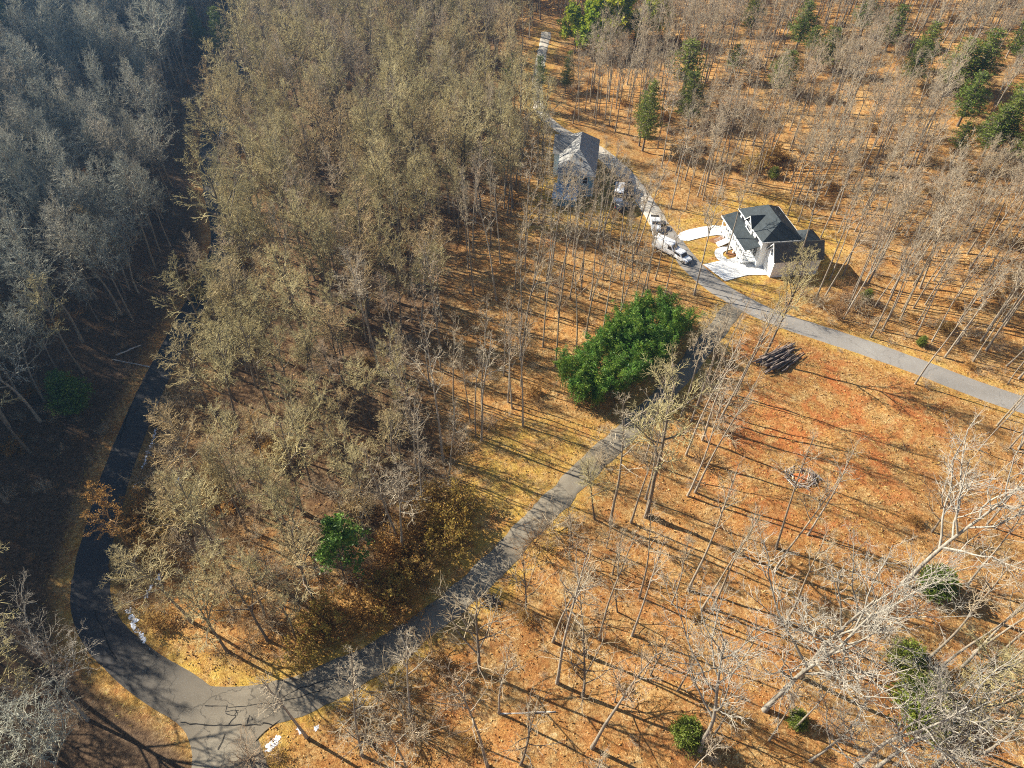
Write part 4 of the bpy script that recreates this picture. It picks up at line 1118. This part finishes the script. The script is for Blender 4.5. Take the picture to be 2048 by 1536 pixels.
BS = [(1640, 615, 1.7, 'brown twiggy bush at the left end of those above the upper road'), (1675, 640, 1.8, 'brown twiggy bush second from left above the upper road'), (1710, 620, 1.7, 'brown twiggy bush in the middle above the upper road'),
      (1740, 655, 1.5, 'brown twiggy bush closest to the road, right of the middle'), (1690, 600, 1.7, 'brown twiggy bush at the back of those above the road'), (1600, 590, 1.4, 'brown twiggy bush below the white house lawn'),
      (1220, 770, 1.7, 'brown twiggy bush at the lower front of the bamboo'), (1150, 805, 1.2, 'small brown bush left of the bamboo front'), (1420, 800, 1.8, 'tangled bush right of the bamboo shadow'), (1450, 870, 1.8, 'tangled bush at the left edge of the clearing'),
      (1400, 930, 1.7, 'tangled bush between the clearing and the lower drive'), (1200, 930, 1.4, 'grey bush at the top of the lower drive'), (1105, 1060, 2.0, 'pale grey bush overhanging the middle of the lower drive'), (1070, 1090, 1.7, 'pale grey bush just below the middle of the lower drive'),
      (780, 1380, 2.0, 'tan bush on the bank below the lower drive'), (720, 1430, 2.0, 'tan bush right of the junction snow'), (860, 1330, 1.8, 'tan bush at the drive edge, bottom centre left'), (500, 1520, 1.5, 'pinkish bare bush at the bottom of the road junction'),
      (830, 1470, 1.9, 'tan bush at the bottom, right of the junction bank')]
for i, (a, b, s, lab) in enumerate(BS):
    brush_src[i % 3] = shrub('twiggy_shrub', a, b, BR[i % 3], s, lab, 'brown twiggy bushes', i)
# undergrowth between the trees
rows = []
n = 7500
ux, uy = rng.uniform(-130, 160, n), rng.uniform(10, 280, n)
urd = road_dist(ux, uy); udl = poly_dist(LEFT_ROAD, ux, uy, True); uz = hgt(ux, uy); udr = poly_dist(RIGHT_ROAD, ux, uy, True)
bad = in_poly(HYARD, ux, uy) | in_poly(H1YARD, ux, uy) | in_poly(BAMBOO, ux, uy) | (in_poly(JUNCTION, ux, uy))
ulawn = in_poly(LAWN, ux, uy) | in_poly(CLEARING, ux, uy); ufore = in_poly(FORE, ux, uy); uopen = in_poly(OPENW, ux, uy)
for k in range(n):
    if urd[k] < 3.4 or bad[k]: continue
    p = 0.0 if ulawn[k] else 0.34 if ufore[k] else .25 if uopen[k] else .55 if udl[k] < 0 else .95 if (ux[k] < 0 and uy[k] < 75) else .5
    if udl[k] < 0 and udl[k] > -7: p = .25
    if udr[k] > 4 and udr[k] < 16 and ux[k] > 45: p = .7
    if udr[k] > 16 and uy[k] > 110: p = .75
    if rng.uniform() > p: continue
    px_, py_, fw = proj(ux[k], uy[k], uz[k])
    if not (-100 < px_ < 2150 and -60 < py_ < 1650): continue
    s = float(rng.uniform(.35, .95)) * (1.5 if (ux[k] < 0 and uy[k] < 75 and udl[k] > 0) else 1) * (.7 if ufore[k] else 1)
    v = int(rng.integers(0, 3)) if rng.uniform() < .88 else 3
    rows.append((ux[k], uy[k], uz[k], rng.uniform(0, 6.28), s, s * .8, v))
mass('undergrowth', rows, [brush_src[0], brush_src[1], brush_src[2], gold_src[0]], 'tangled brown undergrowth between the bare trees', 'undergrowth')

# leaf litter and grass clumps lying on the ground
def litter(name, n, sel, mats, ln, wd, lift, label, cat, per=3):
    r = np.random.default_rng(len(name) * 13 + n)
    x, y = r.uniform(-75, 105, n), r.uniform(18, 150, n) ** 1.0
    k = sel(x, y); x, y = x[k], y[k]; z = hgt(x, y) + lift
    v, q = leaf_quads(np.column_stack([x, y, z]), r, per, .10, ln, wd, .55)
    return tag(link(name, quad_mesh(name, v, q, mats)), label, cat, None, 'stuff')
M['litter'] = mat_leaf('fallen_leaves', [(.16, .07, .022), (.40, .19, .06), (.56, .34, .14), (.66, .46, .24), (.44, .21, .06), (.24, .10, .03)], 0.9, 0.1, 0.1)
M['tuft'] = mat_leaf('straw_grass', [(.62, .43, .12), (.74, .54, .18), (.50, .32, .08), (.80, .64, .30)], 0.85, 0.1, 0.2)
ok = lambda x, y: (road_dist(x, y) > 2.7) & ~in_poly(JUNCTION, x, y) & ~in_poly(BAMBOO, x, y) & (np.hypot(x - 45, y - 124) > 12)
litter('leaf_litter', 42000, lambda x, y: ok(x, y) & (poly_dist(LEFT_ROAD, x, y, True) > 0), M['litter'], .26, .15, .05, 'orange and tan fallen leaves over the woodland floor', 'leaf litter')
litter('dry_grass', 26000, lambda x, y: ok(x, y) & (in_poly(LAWN, x, y) | in_poly(CLEARING, x, y) | ((road_dist(x, y) < 5.5) & (x < 0))), M['tuft'], .34, .06, .10, 'straw coloured winter grass along verges and the open slope', 'grass', 4)

# ------------------------------------------------------------------ the winter air
hz = MB().box(-3300, -3300, -6, 3300, 3300, 96)
M['haze'] = bpy.data.materials.new('haze_air'); M['haze'].use_nodes = True
hn = M['haze'].node_tree; hn.nodes.clear()
ho = hn.nodes.new('ShaderNodeOutputMaterial'); hv = hn.nodes.new('ShaderNodeVolumePrincipled')
hv.inputs['Color'].default_value = (.28, .58, 1.0, 1); hv.inputs['Density'].default_value = 0.0004; hv.inputs['Anisotropy'].default_value = 0.7
hn.links.new(hv.outputs[0], ho.inputs['Volume'])
tag(hz.build('haze', M['haze']), kind='stuff')

# ------------------------------------------------------------------ the white house
def fbox(x0, y0, z0, x1, y1, z1): return MB().box(x0, y0, z0, x1, y1, z1)

def window(parent, face, u0, u1, z0, z1, w, frame_mat, name='window', sgn=1):
    """a framed pane on a wall. face 'x': wall in the plane x = w looking to sgn*x, u runs along y; face 'y': the other way round"""
    t = .09
    def bx(a0, a1, b0, b1, d0, d1):
        lo, hi = sorted((w + sgn * d0, w + sgn * d1))
        return (lo, a0, b0, hi, a1, b1) if face == 'x' else (a0, lo, b0, a1, hi, b1)
    f = MB()
    f.box(*bx(u0 - t, u1 + t, z0 - t, z0, .003, .07)); f.box(*bx(u0 - t, u1 + t, z1, z1 + t, .003, .07))
    f.box(*bx(u0 - t, u0, z0, z1, .003, .07)); f.box(*bx(u1, u1 + t, z0, z1, .003, .07)); f.box(*bx(u0, u1, (z0 + z1) / 2 - .025, (z0 + z1) / 2 + .025, .012, .05))
    fo = f.build(name, frame_mat, parent)
    MB().box(*bx(u0, u1, z0, z1, .004, .03)).build('pane', M['glass'], fo)
    return fo

def local_house(name, label, O, A, base):
    rz = math.atan2(A[1], A[0])
    e = empty(name, (O[0], O[1], base), rz); tag(e, label, 'house')
    return e

p0 = ground_at(1481, 417.8, 6.5); p1 = ground_at(1526.1, 482.9, 6.5)
Av = unit(np.array([p1[0] - p0[0], p1[1] - p0[1]])); HL = float(np.hypot(p1[0] - p0[0], p1[1] - p0[1]))
base = float(hgt(p0[0] + 3, p0[1] - 5)) - .1
# local axes: x along the front (towards the garage), y runs INTO the house (local +y is left of A)
wh = local_house('white_house', 'white two-storey house with dark hipped roof, front porch and garage wing', p0, Av, base)
L_, D_, EV, RG = HL, 8.2, 6.5, 9.3
FL = 1.2
w = MB(); w.box(0.3, 0.3, -.5, L_ - .3, D_, EV - .1)
wall = w.build('wall', M['white'], wh)
def hip(x0, y0, x1, y1, ze, zr, r0, r1, ym=None):
    ym = (y0 + y1) / 2 if ym is None else ym
    a, b, c, d = (x0, y0, ze), (x1, y0, ze), (x1, y1, ze), (x0, y1, ze); e, f = (r0, ym, zr), (r1, ym, zr)
    m = MB()
    m.face([a, b, f, e]); m.face([b, c, f]); m.face([c, d, e, f]); m.face([d, a, e]); m.face([d, c, b, a])
    return m
roof = hip(-.25, -.25, L_ + .25, D_ + .45, EV, RG, 3.1, L_ - 2.6, 4.1).build('roof', M['roof_dark'], wh)
fa = MB()
fa.box(-.28, -.31, EV - .2, L_ + .28, -.26, EV + .02); fa.box(-.31, -.26, EV - .2, -.26, D_ + .46, EV + .02); fa.box(L_ + .26, -.26, EV - .2, L_ + .31, D_ + .46, EV + .02); fa.box(-.28, D_ + .46, EV - .2, L_ + .28, D_ + .51, EV + .02)
fa.build('fascia', M['trim'], wh)
for x in (4.0, 6.2): MB().tube((x, 5.4, RG - 1.1), (x, 5.4, RG - .3), .06, n=6).build('vent_pipe', M['chrome'], roof)
# front cross gable
gx0, gx1, gz = 4.0, 7.0, 8.35
g = MB(); gm = (gx0 + gx1) / 2
g.prism([(gx0, -.02, FL), (gx1, -.02, FL), (gx1, -.02, EV), (gm, -.02, gz - .15), (gx0, -.02, EV)], (0, 1.2, 0)); g.build('front_gable', M['white'], wh)
r = MB()
for sx in (-1, 1):
    xe = gm + sx * 1.85
    r.slab([(gm, -.45, gz), (xe, -.45, EV - .08), (xe, .6, EV - .08), (gm, 3.1, gz)] if sx < 0 else [(gm, -.45, gz), (gm, 3.1, gz), (xe, .6, EV - .08), (xe, -.45, EV - .08)], .12)
r.build('gable_roof', M['roof_dark'], wh)
tr = MB()
for sx in (-1, 1): tr.prism([(gm, -.52, gz + .02), (gm + sx * 1.92, -.52, EV - .12), (gm + sx * 1.92, -.52, EV - .32), (gm, -.52, gz - .2)], (0, .06, 0))
tr.build('gable_trim', M['trim'], wh)
for a, b in ((1.2, 1.9), (2.0, 2.7), (4.65, 5.2), (5.3, 5.85), (5.95, 6.4), (8.6, 9.2), (9.35, 9.95)):
    window(wh, 'y', a, b, 4.95 if a < 4 or a > 7 else 5.1, 6.15 if a < 4 or a > 7 else 6.4, .3 if a < 4 or a > 7 else -.02, M['darkdoor'] if a < 4 or a > 7 else M['trim'], 'window', -1)
for a, b in ((1.0, 2.0), (7.6, 8.6), (9.3, 10.3)): window(wh, 'y', a, b, FL + .8, FL + 2.3, .3, M['darkdoor'], 'window', -1)
d = fbox(5.0, .21, FL, 6.0, .29, FL + 2.1).build('front_door', M['darkdoor'], wh); fbox(5.85, .15, FL + 1.0, 5.9, .2, FL + 1.15).build('handle', M['chrome'], d)
for a, b in ((1.0, 2.0), (5.2, 6.2)): window(wh, 'x', a, b, 4.6, 6.0, .3, M['darkdoor'], 'window', -1)
# porch
PO = -2.5
fbox(-1.4, PO, FL - .25, L_ - 1.0, .28, FL).build('porch_floor', M['trim'], wh)
pr = MB(); pr.slab([(-1.7, PO - .35, 4.15), (L_ - .7, PO - .35, 4.15), (L_ - .7, .28, 4.95), (-1.7, .28, 4.95)], .14)
pr.slab([(-1.7, .28, 4.95), (.28, .28, 4.95), (.28, 2.6, 4.15), (-1.7, 2.6, 4.15)], .14)
pr.build('porch_roof', M['roof_dark'], wh)
fbox(-1.72, PO - .42, 3.85, L_ - .68, PO - .355, 4.12).build('porch_beam', M['trim'], wh)
np_ = 7
for k in range(np_):
    x = -1.2 + (L_ - .6 + .0) * k / (np_ - 1) - (0.0 if k < np_ - 1 else .1)
    fbox(x - .11, PO + .05, FL, x + .11, PO + .27, 3.84).build('porch_post', M['trim'], wh)
    fbox(x - .18, PO + .02, -.6, x + .18, PO + .38, FL - .26).build('porch_pier', M['white'], wh)
rl = MB()
for (a, b) in ((-1.2, 2.1), (4.1, L_ - 1.3)):
    rl.box(a, PO + .1, FL + .85, b, PO + .18, FL + .93); rl.box(a, PO + .1, FL + .1, b, PO + .18, FL + .16)
    x = a + .12
    while x < b: rl.box(x, PO + .12, FL + .161, x + .05, PO + .16, FL + .849); x += .16
rlo = rl.build('porch_railing', M['trim'], wh)
# front steps with their rails
for k in range(8):
    h = FL - .02 - k * (FL + .1) / 8
    fbox(2.3, PO - .32 * (k + 1), h - .17, 3.9, PO - .32 * k - .003, h).build('step', M['trim'], wh)
for x in (2.2, 4.0):
    s = MB(); s.tube((x, PO, FL + .9), (x, PO - 2.6, .75), .05, n=4)
    for k in range(9): s.tube((x, PO - .3 * k, FL - k * .15), (x, PO - .3 * k, FL + .9 - k * .128), .03, n=4)
    s.build('stair_rail', M['trim'], wh)
# garage wing
GA0, GA1, GB0, GB1, GE, GR = L_ - .25, L_ + 3.4, 1.9, 11.8, 4.3, 7.1
gmx = (GA0 + GA1) / 2
gw = MB(); gw.prism([(GA0, GB0, -.6), (GA1, GB0, -.6), (GA1, GB0, GE), (gmx, GB0, GR - .18), (GA0, GB0, GE)], (0, GB1 - GB0, 0)); gw.build('garage_wall', M['white'], wh)
gr = MB()
gr.slab([(gmx, GB0 - .4, GR), (GA0 - .35, GB0 - .4, GE - .25), (GA0 - .35, GB1 + .3, GE - .25), (gmx, GB1 + .3, GR)], .14)
gr.slab([(gmx, GB0 - .4, GR), (gmx, GB1 + .3, GR), (GA1 + .4, GB1 + .3, GE - .3), (GA1 + .4, GB0 - .4, GE - .3)], .14)
gr.build('garage_roof', M['roof_brown'], wh)
tr = MB()
for s, x in ((-1, GA0 - .4), (1, GA1 + .45)): tr.prism([(gmx, GB0 - .47, GR + .02), (x, GB0 - .47, GE - .3), (x, GB0 - .47, GE - .52), (gmx, GB0 - .47, GR - .2)], (0, .06, 0))
tr.build('garage_trim', M['trim'], wh)
window(wh, 'y', gmx - .4, gmx + .4, 4.2, 5.7, GB0, M['trim'], 'window', -1)
gd = fbox(gmx - 1.35, GB0 - .06, -.05, gmx + 1.35, GB0 - .003, 2.3).build('garage_door', M['trim'], wh)
for k in range(4): fbox(gmx - 1.3, GB0 - .085, .05 + k * .57, gmx + 1.3, GB0 - .062, .55 + k * .57).build('door_panel', M['white'], gd)
hip(L_ - 3.8, 7.2, L_ + 1.6, 12.6, 6.0, 8.0, L_ - 1.2, L_ - 1.0).build('rear_roof', M['roof_dark'], wh)
fbox(L_ - 3.5, 7.5, -.6, L_ + 1.3, 12.3, 5.98).build('rear_wall', M['white'], wh)

# ------------------------------------------------------------------ the blue-grey house behind the thin trunks
q0 = ground_at(1113, 393); q1 = ground_at(1168, 393)
A2 = unit(np.array([q1[0] - q0[0], q1[1] - q0[1]])); W2 = 8.0
bh = local_house('blue_house', 'blue-grey two-storey house with grey hipped roof, half hidden by thin trunks', q0, A2, float(hgt(*q0)))
fbox(0, 0, -1, W2, 17, 6.2).build('wall', M['bluewall'], bh)
r2 = hip(-.4, -.4, W2 + .4, 17.4, 6.2, 10.0, 4, 4).build('roof', M['roof_grey'], bh) if False else None
m = MB(); a, b, c, d_ = (-.4, -.4, 6.2), (W2 + .4, -.4, 6.2), (W2 + .4, 17.4, 6.2), (-.4, 17.4, 6.2); e1, e2 = (4, 4.6, 9.9), (4, 13, 9.9)
m.face([a, b, e1]); m.face([b, c, e2, e1]); m.face([c, d_, e2]); m.face([d_, a, e1, e2]); m.face([d_, c, b, a]); r2 = m.build('roof', M['roof_grey'], bh)
fc = MB(); fc.box(-.45, -.46, 6.0, W2 + .45, -.41, 6.22); fc.box(-.46, -.4, 6.0, -.41, 17.4, 6.22); fc.build('fascia', M['trim'], bh)
for y in (2.4, 3.4): MB().tube((4.6, y, 7.6), (4.6, y, 8.9), .16, n=8).build('roof_vent', M['darkdoor'], r2)
g = MB(); g.prism([(-1.8, 9.0, -1), (-1.8, 14.0, -1), (-1.8, 14.0, 6.2), (-1.8, 11.5, 9.0), (-1.8, 9.0, 6.2)], (3.0, 0, 0)); g.build('side_gable', M['white'], bh)
g = MB(); g.slab([(-2.2, 11.5, 9.25), (3.6, 11.5, 9.25), (1.2, 8.4, 6.0), (-2.2, 8.4, 6.0)], .14); g.slab([(-2.2, 11.5, 9.25), (-2.2, 14.6, 6.0), (1.2, 14.6, 6.0), (3.6, 11.5, 9.25)], .14); g.build('gable_roof', M['roof_grey'], bh)
window(bh, 'x', 10.9, 12.1, 5.4, 7.2, -1.8, M['trim'], 'window', -1); window(bh, 'x', 10.9, 12.1, 1.6, 3.2, -1.8, M['trim'], 'window', -1)
for x in (1.0, 3.2, 5.6):
    window(bh, 'y', x, x + 1.0, 4.0, 5.5, 0, M['trim'], 'window', -1)
    if x > 4.5: window(bh, 'y', x, x + 1.0, 1.0, 2.5, 0, M['trim'], 'window', -1)
for y in (1.5, 5.0): window(bh, 'x', y, y + 1.0, 4.0, 5.5, 0, M['trim'], 'window', -1)
fbox(-.12, -.12, -1, .12, .12, 6.0).build('corner_board', M['trim'], bh); fbox(W2 - .12, -.12, -1, W2 + .12, .12, 6.0).build('corner_board', M['trim'], bh)
fbox(-.4, -4.2, -1, 4.4, -.003, 2.3).build('porch_wall', M['bluewall'], bh)
pr = MB(); pr.slab([(-.8, -4.7, 2.35), (4.8, -4.7, 2.35), (4.8, -.01, 3.5), (-.8, -.01, 3.5)], .12); pr.build('porch_roof', M['bluetarp'], bh)
fbox(-.85, -4.8, 2.1, 4.85, -4.72, 2.36).build('porch_trim', M['trim'], bh); fbox(-.5, -4.35, -1, -.3, -4.2, 2.1).build('corner_board', M['trim'], bh)

# ------------------------------------------------------------------ vehicles
def vehicle(name, label, cat, bx, by, head, kind, paint):
    """head: pixel the vehicle points to"""
    x, y = ground_at(bx, by); hx, hy = ground_at(*head)
    rz = math.atan2(hy - y, hx - x)
    e = empty(name, (x, y, float(hgt(x, y)) + .12), rz); tag(e, label, cat)
    if kind == 'suv':
        L, Wd = 4.8, 1.9
        prof = [(-2.4, .45), (-2.4, 1.0), (-2.3, 1.15), (-2.05, 1.72), (-1.8, 1.8), (.35, 1.78), (.6, 1.7), (1.2, 1.12), (2.2, .98), (2.4, .8), (2.4, .42), (2.0, .32), (-2.0, .32)]
        wx, ws = (-1.45, 1.5), (((.68, 1.66), (1.17, 1.15)))
        side = [(-1.95, 1.16), (-1.8, 1.66), (.3, 1.66), (.88, 1.16)]
        rear = ((-2.33, 1.16), (-2.08, 1.68))
    elif kind == 'van':
        L, Wd = 6.0, 2.1
        prof = [(-3.0, .5), (-3.0, 2.45), (-2.85, 2.62), (1.3, 2.62), (1.6, 2.5), (2.25, 1.45), (2.85, 1.2), (3.0, .95), (3.0, .45), (2.6, .36), (-2.7, .36)]
        wx, ws = (-1.9, 2.05), ((1.66, 2.44), (2.22, 1.5))
        side = [(.75, 1.5), (.75, 2.3), (1.45, 2.3), (2.0, 1.5)]
        rear = ((-3.01, 1.5), (-3.01, 2.3))
    else:
        L, Wd = 5.6, 2.0
        prof = [(-2.8, .55), (-2.8, 1.1), (-.95, 1.12), (-.85, 1.75), (-.6, 1.86), (.55, 1.85), (.8, 1.76), (1.35, 1.2), (2.65, 1.1), (2.8, .9), (2.8, .5), (2.4, .42), (-2.4, .42)]
        wx, ws = (-1.7, 1.85), ((.86, 1.72), (1.32, 1.24))
        side = [(-.72, 1.22), (-.62, 1.74), (.5, 1.74), (1.02, 1.22)]
        rear = ((-.93, 1.2), (-.86, 1.7))
    h = Wd / 2
    MB().prism([(px, -h, pz) for px, pz in prof], (0, Wd, 0)).build('body', paint, e, None, .07, True)
    (ax, az), (bx_, bz) = ws
    n = Vector((az - bz, 0, bx_ - ax)).normalized() * .02
    f = h - .17
    MB().face([(ax + n.x, -f, az + n.z), (ax + n.x, f, az + n.z), (bx_ + n.x, f, bz + n.z), (bx_ + n.x, -f, bz + n.z)]).build('windscreen', M['glass'], e)
    for s in (-1, 1): MB().face([(px, s * (h + .006), pz) for px, pz in side]).build('side_window', M['glass'], e)
    (ax, az), (bx_, bz) = rear
    MB().face([(ax - .02, -f, az), (ax - .02, f, az), (bx_ - .02, f, bz), (bx_ - .02, -f, bz)]).build('rear_window', M['glass'], e)
    if kind == 'pickup':
        MB().box(-2.7, -h + .12, 1.125, -1.05, h - .12, 1.14).build('truck_bed', M['tyre'], e)
    fx = L / 2
    for s in (-1, 1):
        fbox(fx - .06, s * (h - .42) - .2, .72, fx + .02, s * (h - .42) + .2, .92).build('headlight', M['lamp'], e)
        fbox(-fx - .02, s * (h - .2) - .12, .8, -fx + .05, s * (h - .2) + .12, 1.08).build('tail_light', M['redlamp'], e)
        for wxx in wx:
            t = MB().tube((wxx, s * (h - .22), .36), (wxx, s * (h + .015), .36), .36, n=16).build('wheel', M['tyre'], e)
            MB().tube((wxx, s * (h + .016), .36), (wxx, s * (h + .03), .36), .2, n=10).build('rim', M['chrome'], t)
    fbox(fx - .02, -h + .5, .5, fx + .03, h - .5, .70).build('grille', M['tyre'], e)
    fbox(-fx + .3, -h + .25, .2, fx - .3, h - .25, .42).build('underbody', M['tyre'], e)
vehicle('suv', 'white SUV with dark windows on the upper road, nose towards the camera', 'car', 1359, 518, (1384, 534), 'suv', M['carwhite'])
vehicle('van', 'tall white van parked on the road verge right behind the white SUV', 'van', 1331, 503, (1352, 513), 'van', M['carwhite'])
vehicle('pickup_truck', 'white pickup truck on the road facing the camera, above the van', 'truck', 1309, 453, (1312, 478), 'pickup', M['carwhite'])
vehicle('pickup_truck', 'white vehicle with wide dark windscreen in the yard of the blue-grey house', 'truck', 1236, 398, (1232, 430), 'van', M['carwhite'])
vehicle('parked_car', 'dark car beside the pale lane, right of the white vehicle in the yard', 'car', 1256, 386, (1262, 410), 'suv', M['cardark'])
vehicle('parked_car', 'dark car in the yard, below the white vehicle and nearest the thin trunks', 'car', 1250, 420, (1280, 410), 'suv', M['cardark'])
# open trailer
x, y = ground_at(1238, 368)
tl = empty('utility_trailer', (x, y, float(hgt(x, y)) + .05), 1.35); tag(tl, 'rusty brown open trailer beside the pale lane, behind the white vehicle', 'trailer')
t = MB(); t.box(-1.8, -.95, .55, 1.8, .95, .66); t.box(-1.8, -.95, .661, 1.8, -.88, 1.35); t.box(-1.8, .88, .661, 1.8, .95, 1.35); t.box(-1.8, -.879, .661, -1.73, .879, 1.35); t.build('bed', M['trailer'], tl)
MB().tube((1.8, 0, .5), (3.0, 0, .45), .06, n=6).build('drawbar', M['trailer'], tl)
for s in (-1, 1):
    wl = MB().tube((0, s * .97, .36), (0, s * 1.18, .36), .36, n=14).build('wheel', M['tyre'], tl); MB().tube((0, s * 1.181, .36), (0, s * 1.2, .36), .18, n=10).build('rim', M['chrome'], tl)
# white bin by the pickup
x, y = ground_at(1308, 470)
bn = empty('bin', (x, y, float(hgt(x, y)) + .02), .3); tag(bn, 'small white bin on the verge in front of the white pickup', 'bin')
MB().prism([(-.35, -.35, 0), (.35, -.35, 0), (.42, -.42, 1.0), (-.42, -.42, 1.0)], (0, .75, 0)).build('body', M['carwhite'], bn, None, .02); fbox(-.46, -.47, 1.01, .46, .4, 1.09).build('lid', M['chrome'], bn)

# ------------------------------------------------------------------ log pile, brushwood, fallen logs
def log_mesh(name, p0, p1, r, parent, seed, mat=None):
    r_ = np.random.default_rng(seed); n = 5; P = [np.array(p0) + (np.array(p1) - np.array(p0)) * k / n + (r_.normal(0, .05, 3) * [1, 1, .4] if 0 < k < n else 0) for k in range(n + 1)]
    m = MB()
    for k in range(n): m.tube(P[k], P[k + 1], r * (1 - .05 * k), r * (1 - .05 * (k + 1)), 7, cap=(k in (0, n - 1)))
    return m.build('log', mat or M['log'], parent, None, 0, True)
rl_ = random.Random(3)
cx_, cy_ = ground_at(1553, 723); e0 = ground_at(1508, 745); e1 = ground_at(1592, 700)
dirv = unit(np.array([e1[0] - e0[0], e1[1] - e0[1]])); nrm = np.array([-dirv[1], dirv[0]])
lp = empty('log_pile', (cx_, cy_, float(hgt(cx_, cy_)))); tag(lp, 'long pile of grey cut logs on the clearing beside the upper road', 'log pile')
for k in range(34):
    lay = 0 if k < 16 else 1 if k < 28 else 2
    off = (rl_.uniform(-2.3, 2.3)) * (1 - .22 * lay); r = rl_.uniform(.09, .20); Ln = rl_.uniform(4.0, 8.4); sh = rl_.uniform(-1.6, 1.6)
    a = rl_.gauss(0, .10); dv = dirv * math.cos(a) + nrm * math.sin(a)
    pa = dv * (-Ln / 2 + sh) + nrm * off; pb = dv * (Ln / 2 + sh) + nrm * off
    z = .12 + lay * .32
    za, zb = float(hgt(cx_ + pa[0], cy_ + pa[1])) - lp.location.z, float(hgt(cx_ + pb[0], cy_ + pb[1])) - lp.location.z
    log_mesh('log', (pa[0], pa[1], za + z + rl_.uniform(0, .1)), (pb[0], pb[1], zb + z + rl_.uniform(0, .1)), r, lp, k)
cx_, cy_ = ground_at(1602, 955)
bp = empty('brush_pile', (cx_, cy_, float(hgt(cx_, cy_)))); tag(bp, 'ring of cut brushwood round bare orange clay in the clearing', 'brush pile')
ch = MB(); V = [(0, 0, .32)]
for j in range(12): V.append((1.35 * math.cos(j * .5236) * rl_.uniform(.8, 1.2), 1.0 * math.sin(j * .5236) * rl_.uniform(.8, 1.2), .02))
for j in range(12): ch.face([V[0], V[1 + j], V[1 + (j + 1) % 12]])
ch.build('clay_heap', M['clayheap'], bp)
for k in range(62):
    a = rl_.uniform(0, 6.283); rr = rl_.uniform(1.2, 2.5); x, y = rr * math.cos(a) * 1.1, rr * math.sin(a) * .85
    t = a + 1.57 + rl_.gauss(0, .55); Ln = rl_.uniform(1.0, 2.8); z0 = float(hgt(cx_ + x, cy_ + y)) - bp.location.z
    dz = rl_.uniform(-.1, .35)
    MB().tube((x - Ln / 2 * math.cos(t), y - Ln / 2 * math.sin(t), z0 + .08 + max(0, -dz)), (x + Ln / 2 * math.cos(t), y + Ln / 2 * math.sin(t), z0 + .1 + max(0, dz) + rl_.uniform(0, .4)), rl_.uniform(.03, .10), .03, 5).build('stick', M['log'] if rl_.random() < .6 else M['palelog'], bp)
# dark brush heap at the drive edge
cx_, cy_ = ground_at(981, 1202)
hp_ = empty('brush_heap', (cx_, cy_, float(hgt(cx_, cy_)))); tag(hp_, 'low dark heap of brush on the right edge of the worn lower drive', 'brush pile')
for k in range(46):
    a = rl_.uniform(0, 6.283); rr = rl_.uniform(0, 1.3); x, y = rr * math.cos(a), rr * math.sin(a) * .8; t = rl_.uniform(0, 6.28); Ln = rl_.uniform(.6, 1.8)
    MB().tube((x - Ln / 2 * math.cos(t), y - Ln / 2 * math.sin(t), .05), (x + Ln / 2 * math.cos(t), y + Ln / 2 * math.sin(t), rl_.uniform(.3, 1.1)), rl_.uniform(.03, .09), .02, 5).build('stick', M['cardark'] if k % 3 else M['log'], hp_)
for i, (a, b, r, lab) in enumerate([((366, 210), (425, 172), .22, 'pale fallen trunk lying in the blue shade of the far valley'), ((232, 712), (282, 692), .16, 'pale fallen log on the shaded bank near the dark road'),
        ((300, 735), (225, 720), .13, 'grey fallen log lower on the shaded bank near the dark road'), ((1000, 1428), (1112, 1424), .10, 'thin pale fallen branch on the litter, bottom centre'), ((1515, 310), (1555, 314), .14, 'fallen log among the trunks above the white house'),
        ((1350, 205), (1420, 214), .18, 'long fallen log across the litter in the far woods')]):
    pa, pb = ground_at(*a), ground_at(*b)
    o = log_mesh('fallen_log', (pa[0], pa[1], float(hgt(*pa)) + r), (pb[0], pb[1], float(hgt(*pb)) + r), r, None, 50 + i, M['palelog'])
    o.name = 'fallen_log'; tag(o, lab, 'fallen log')
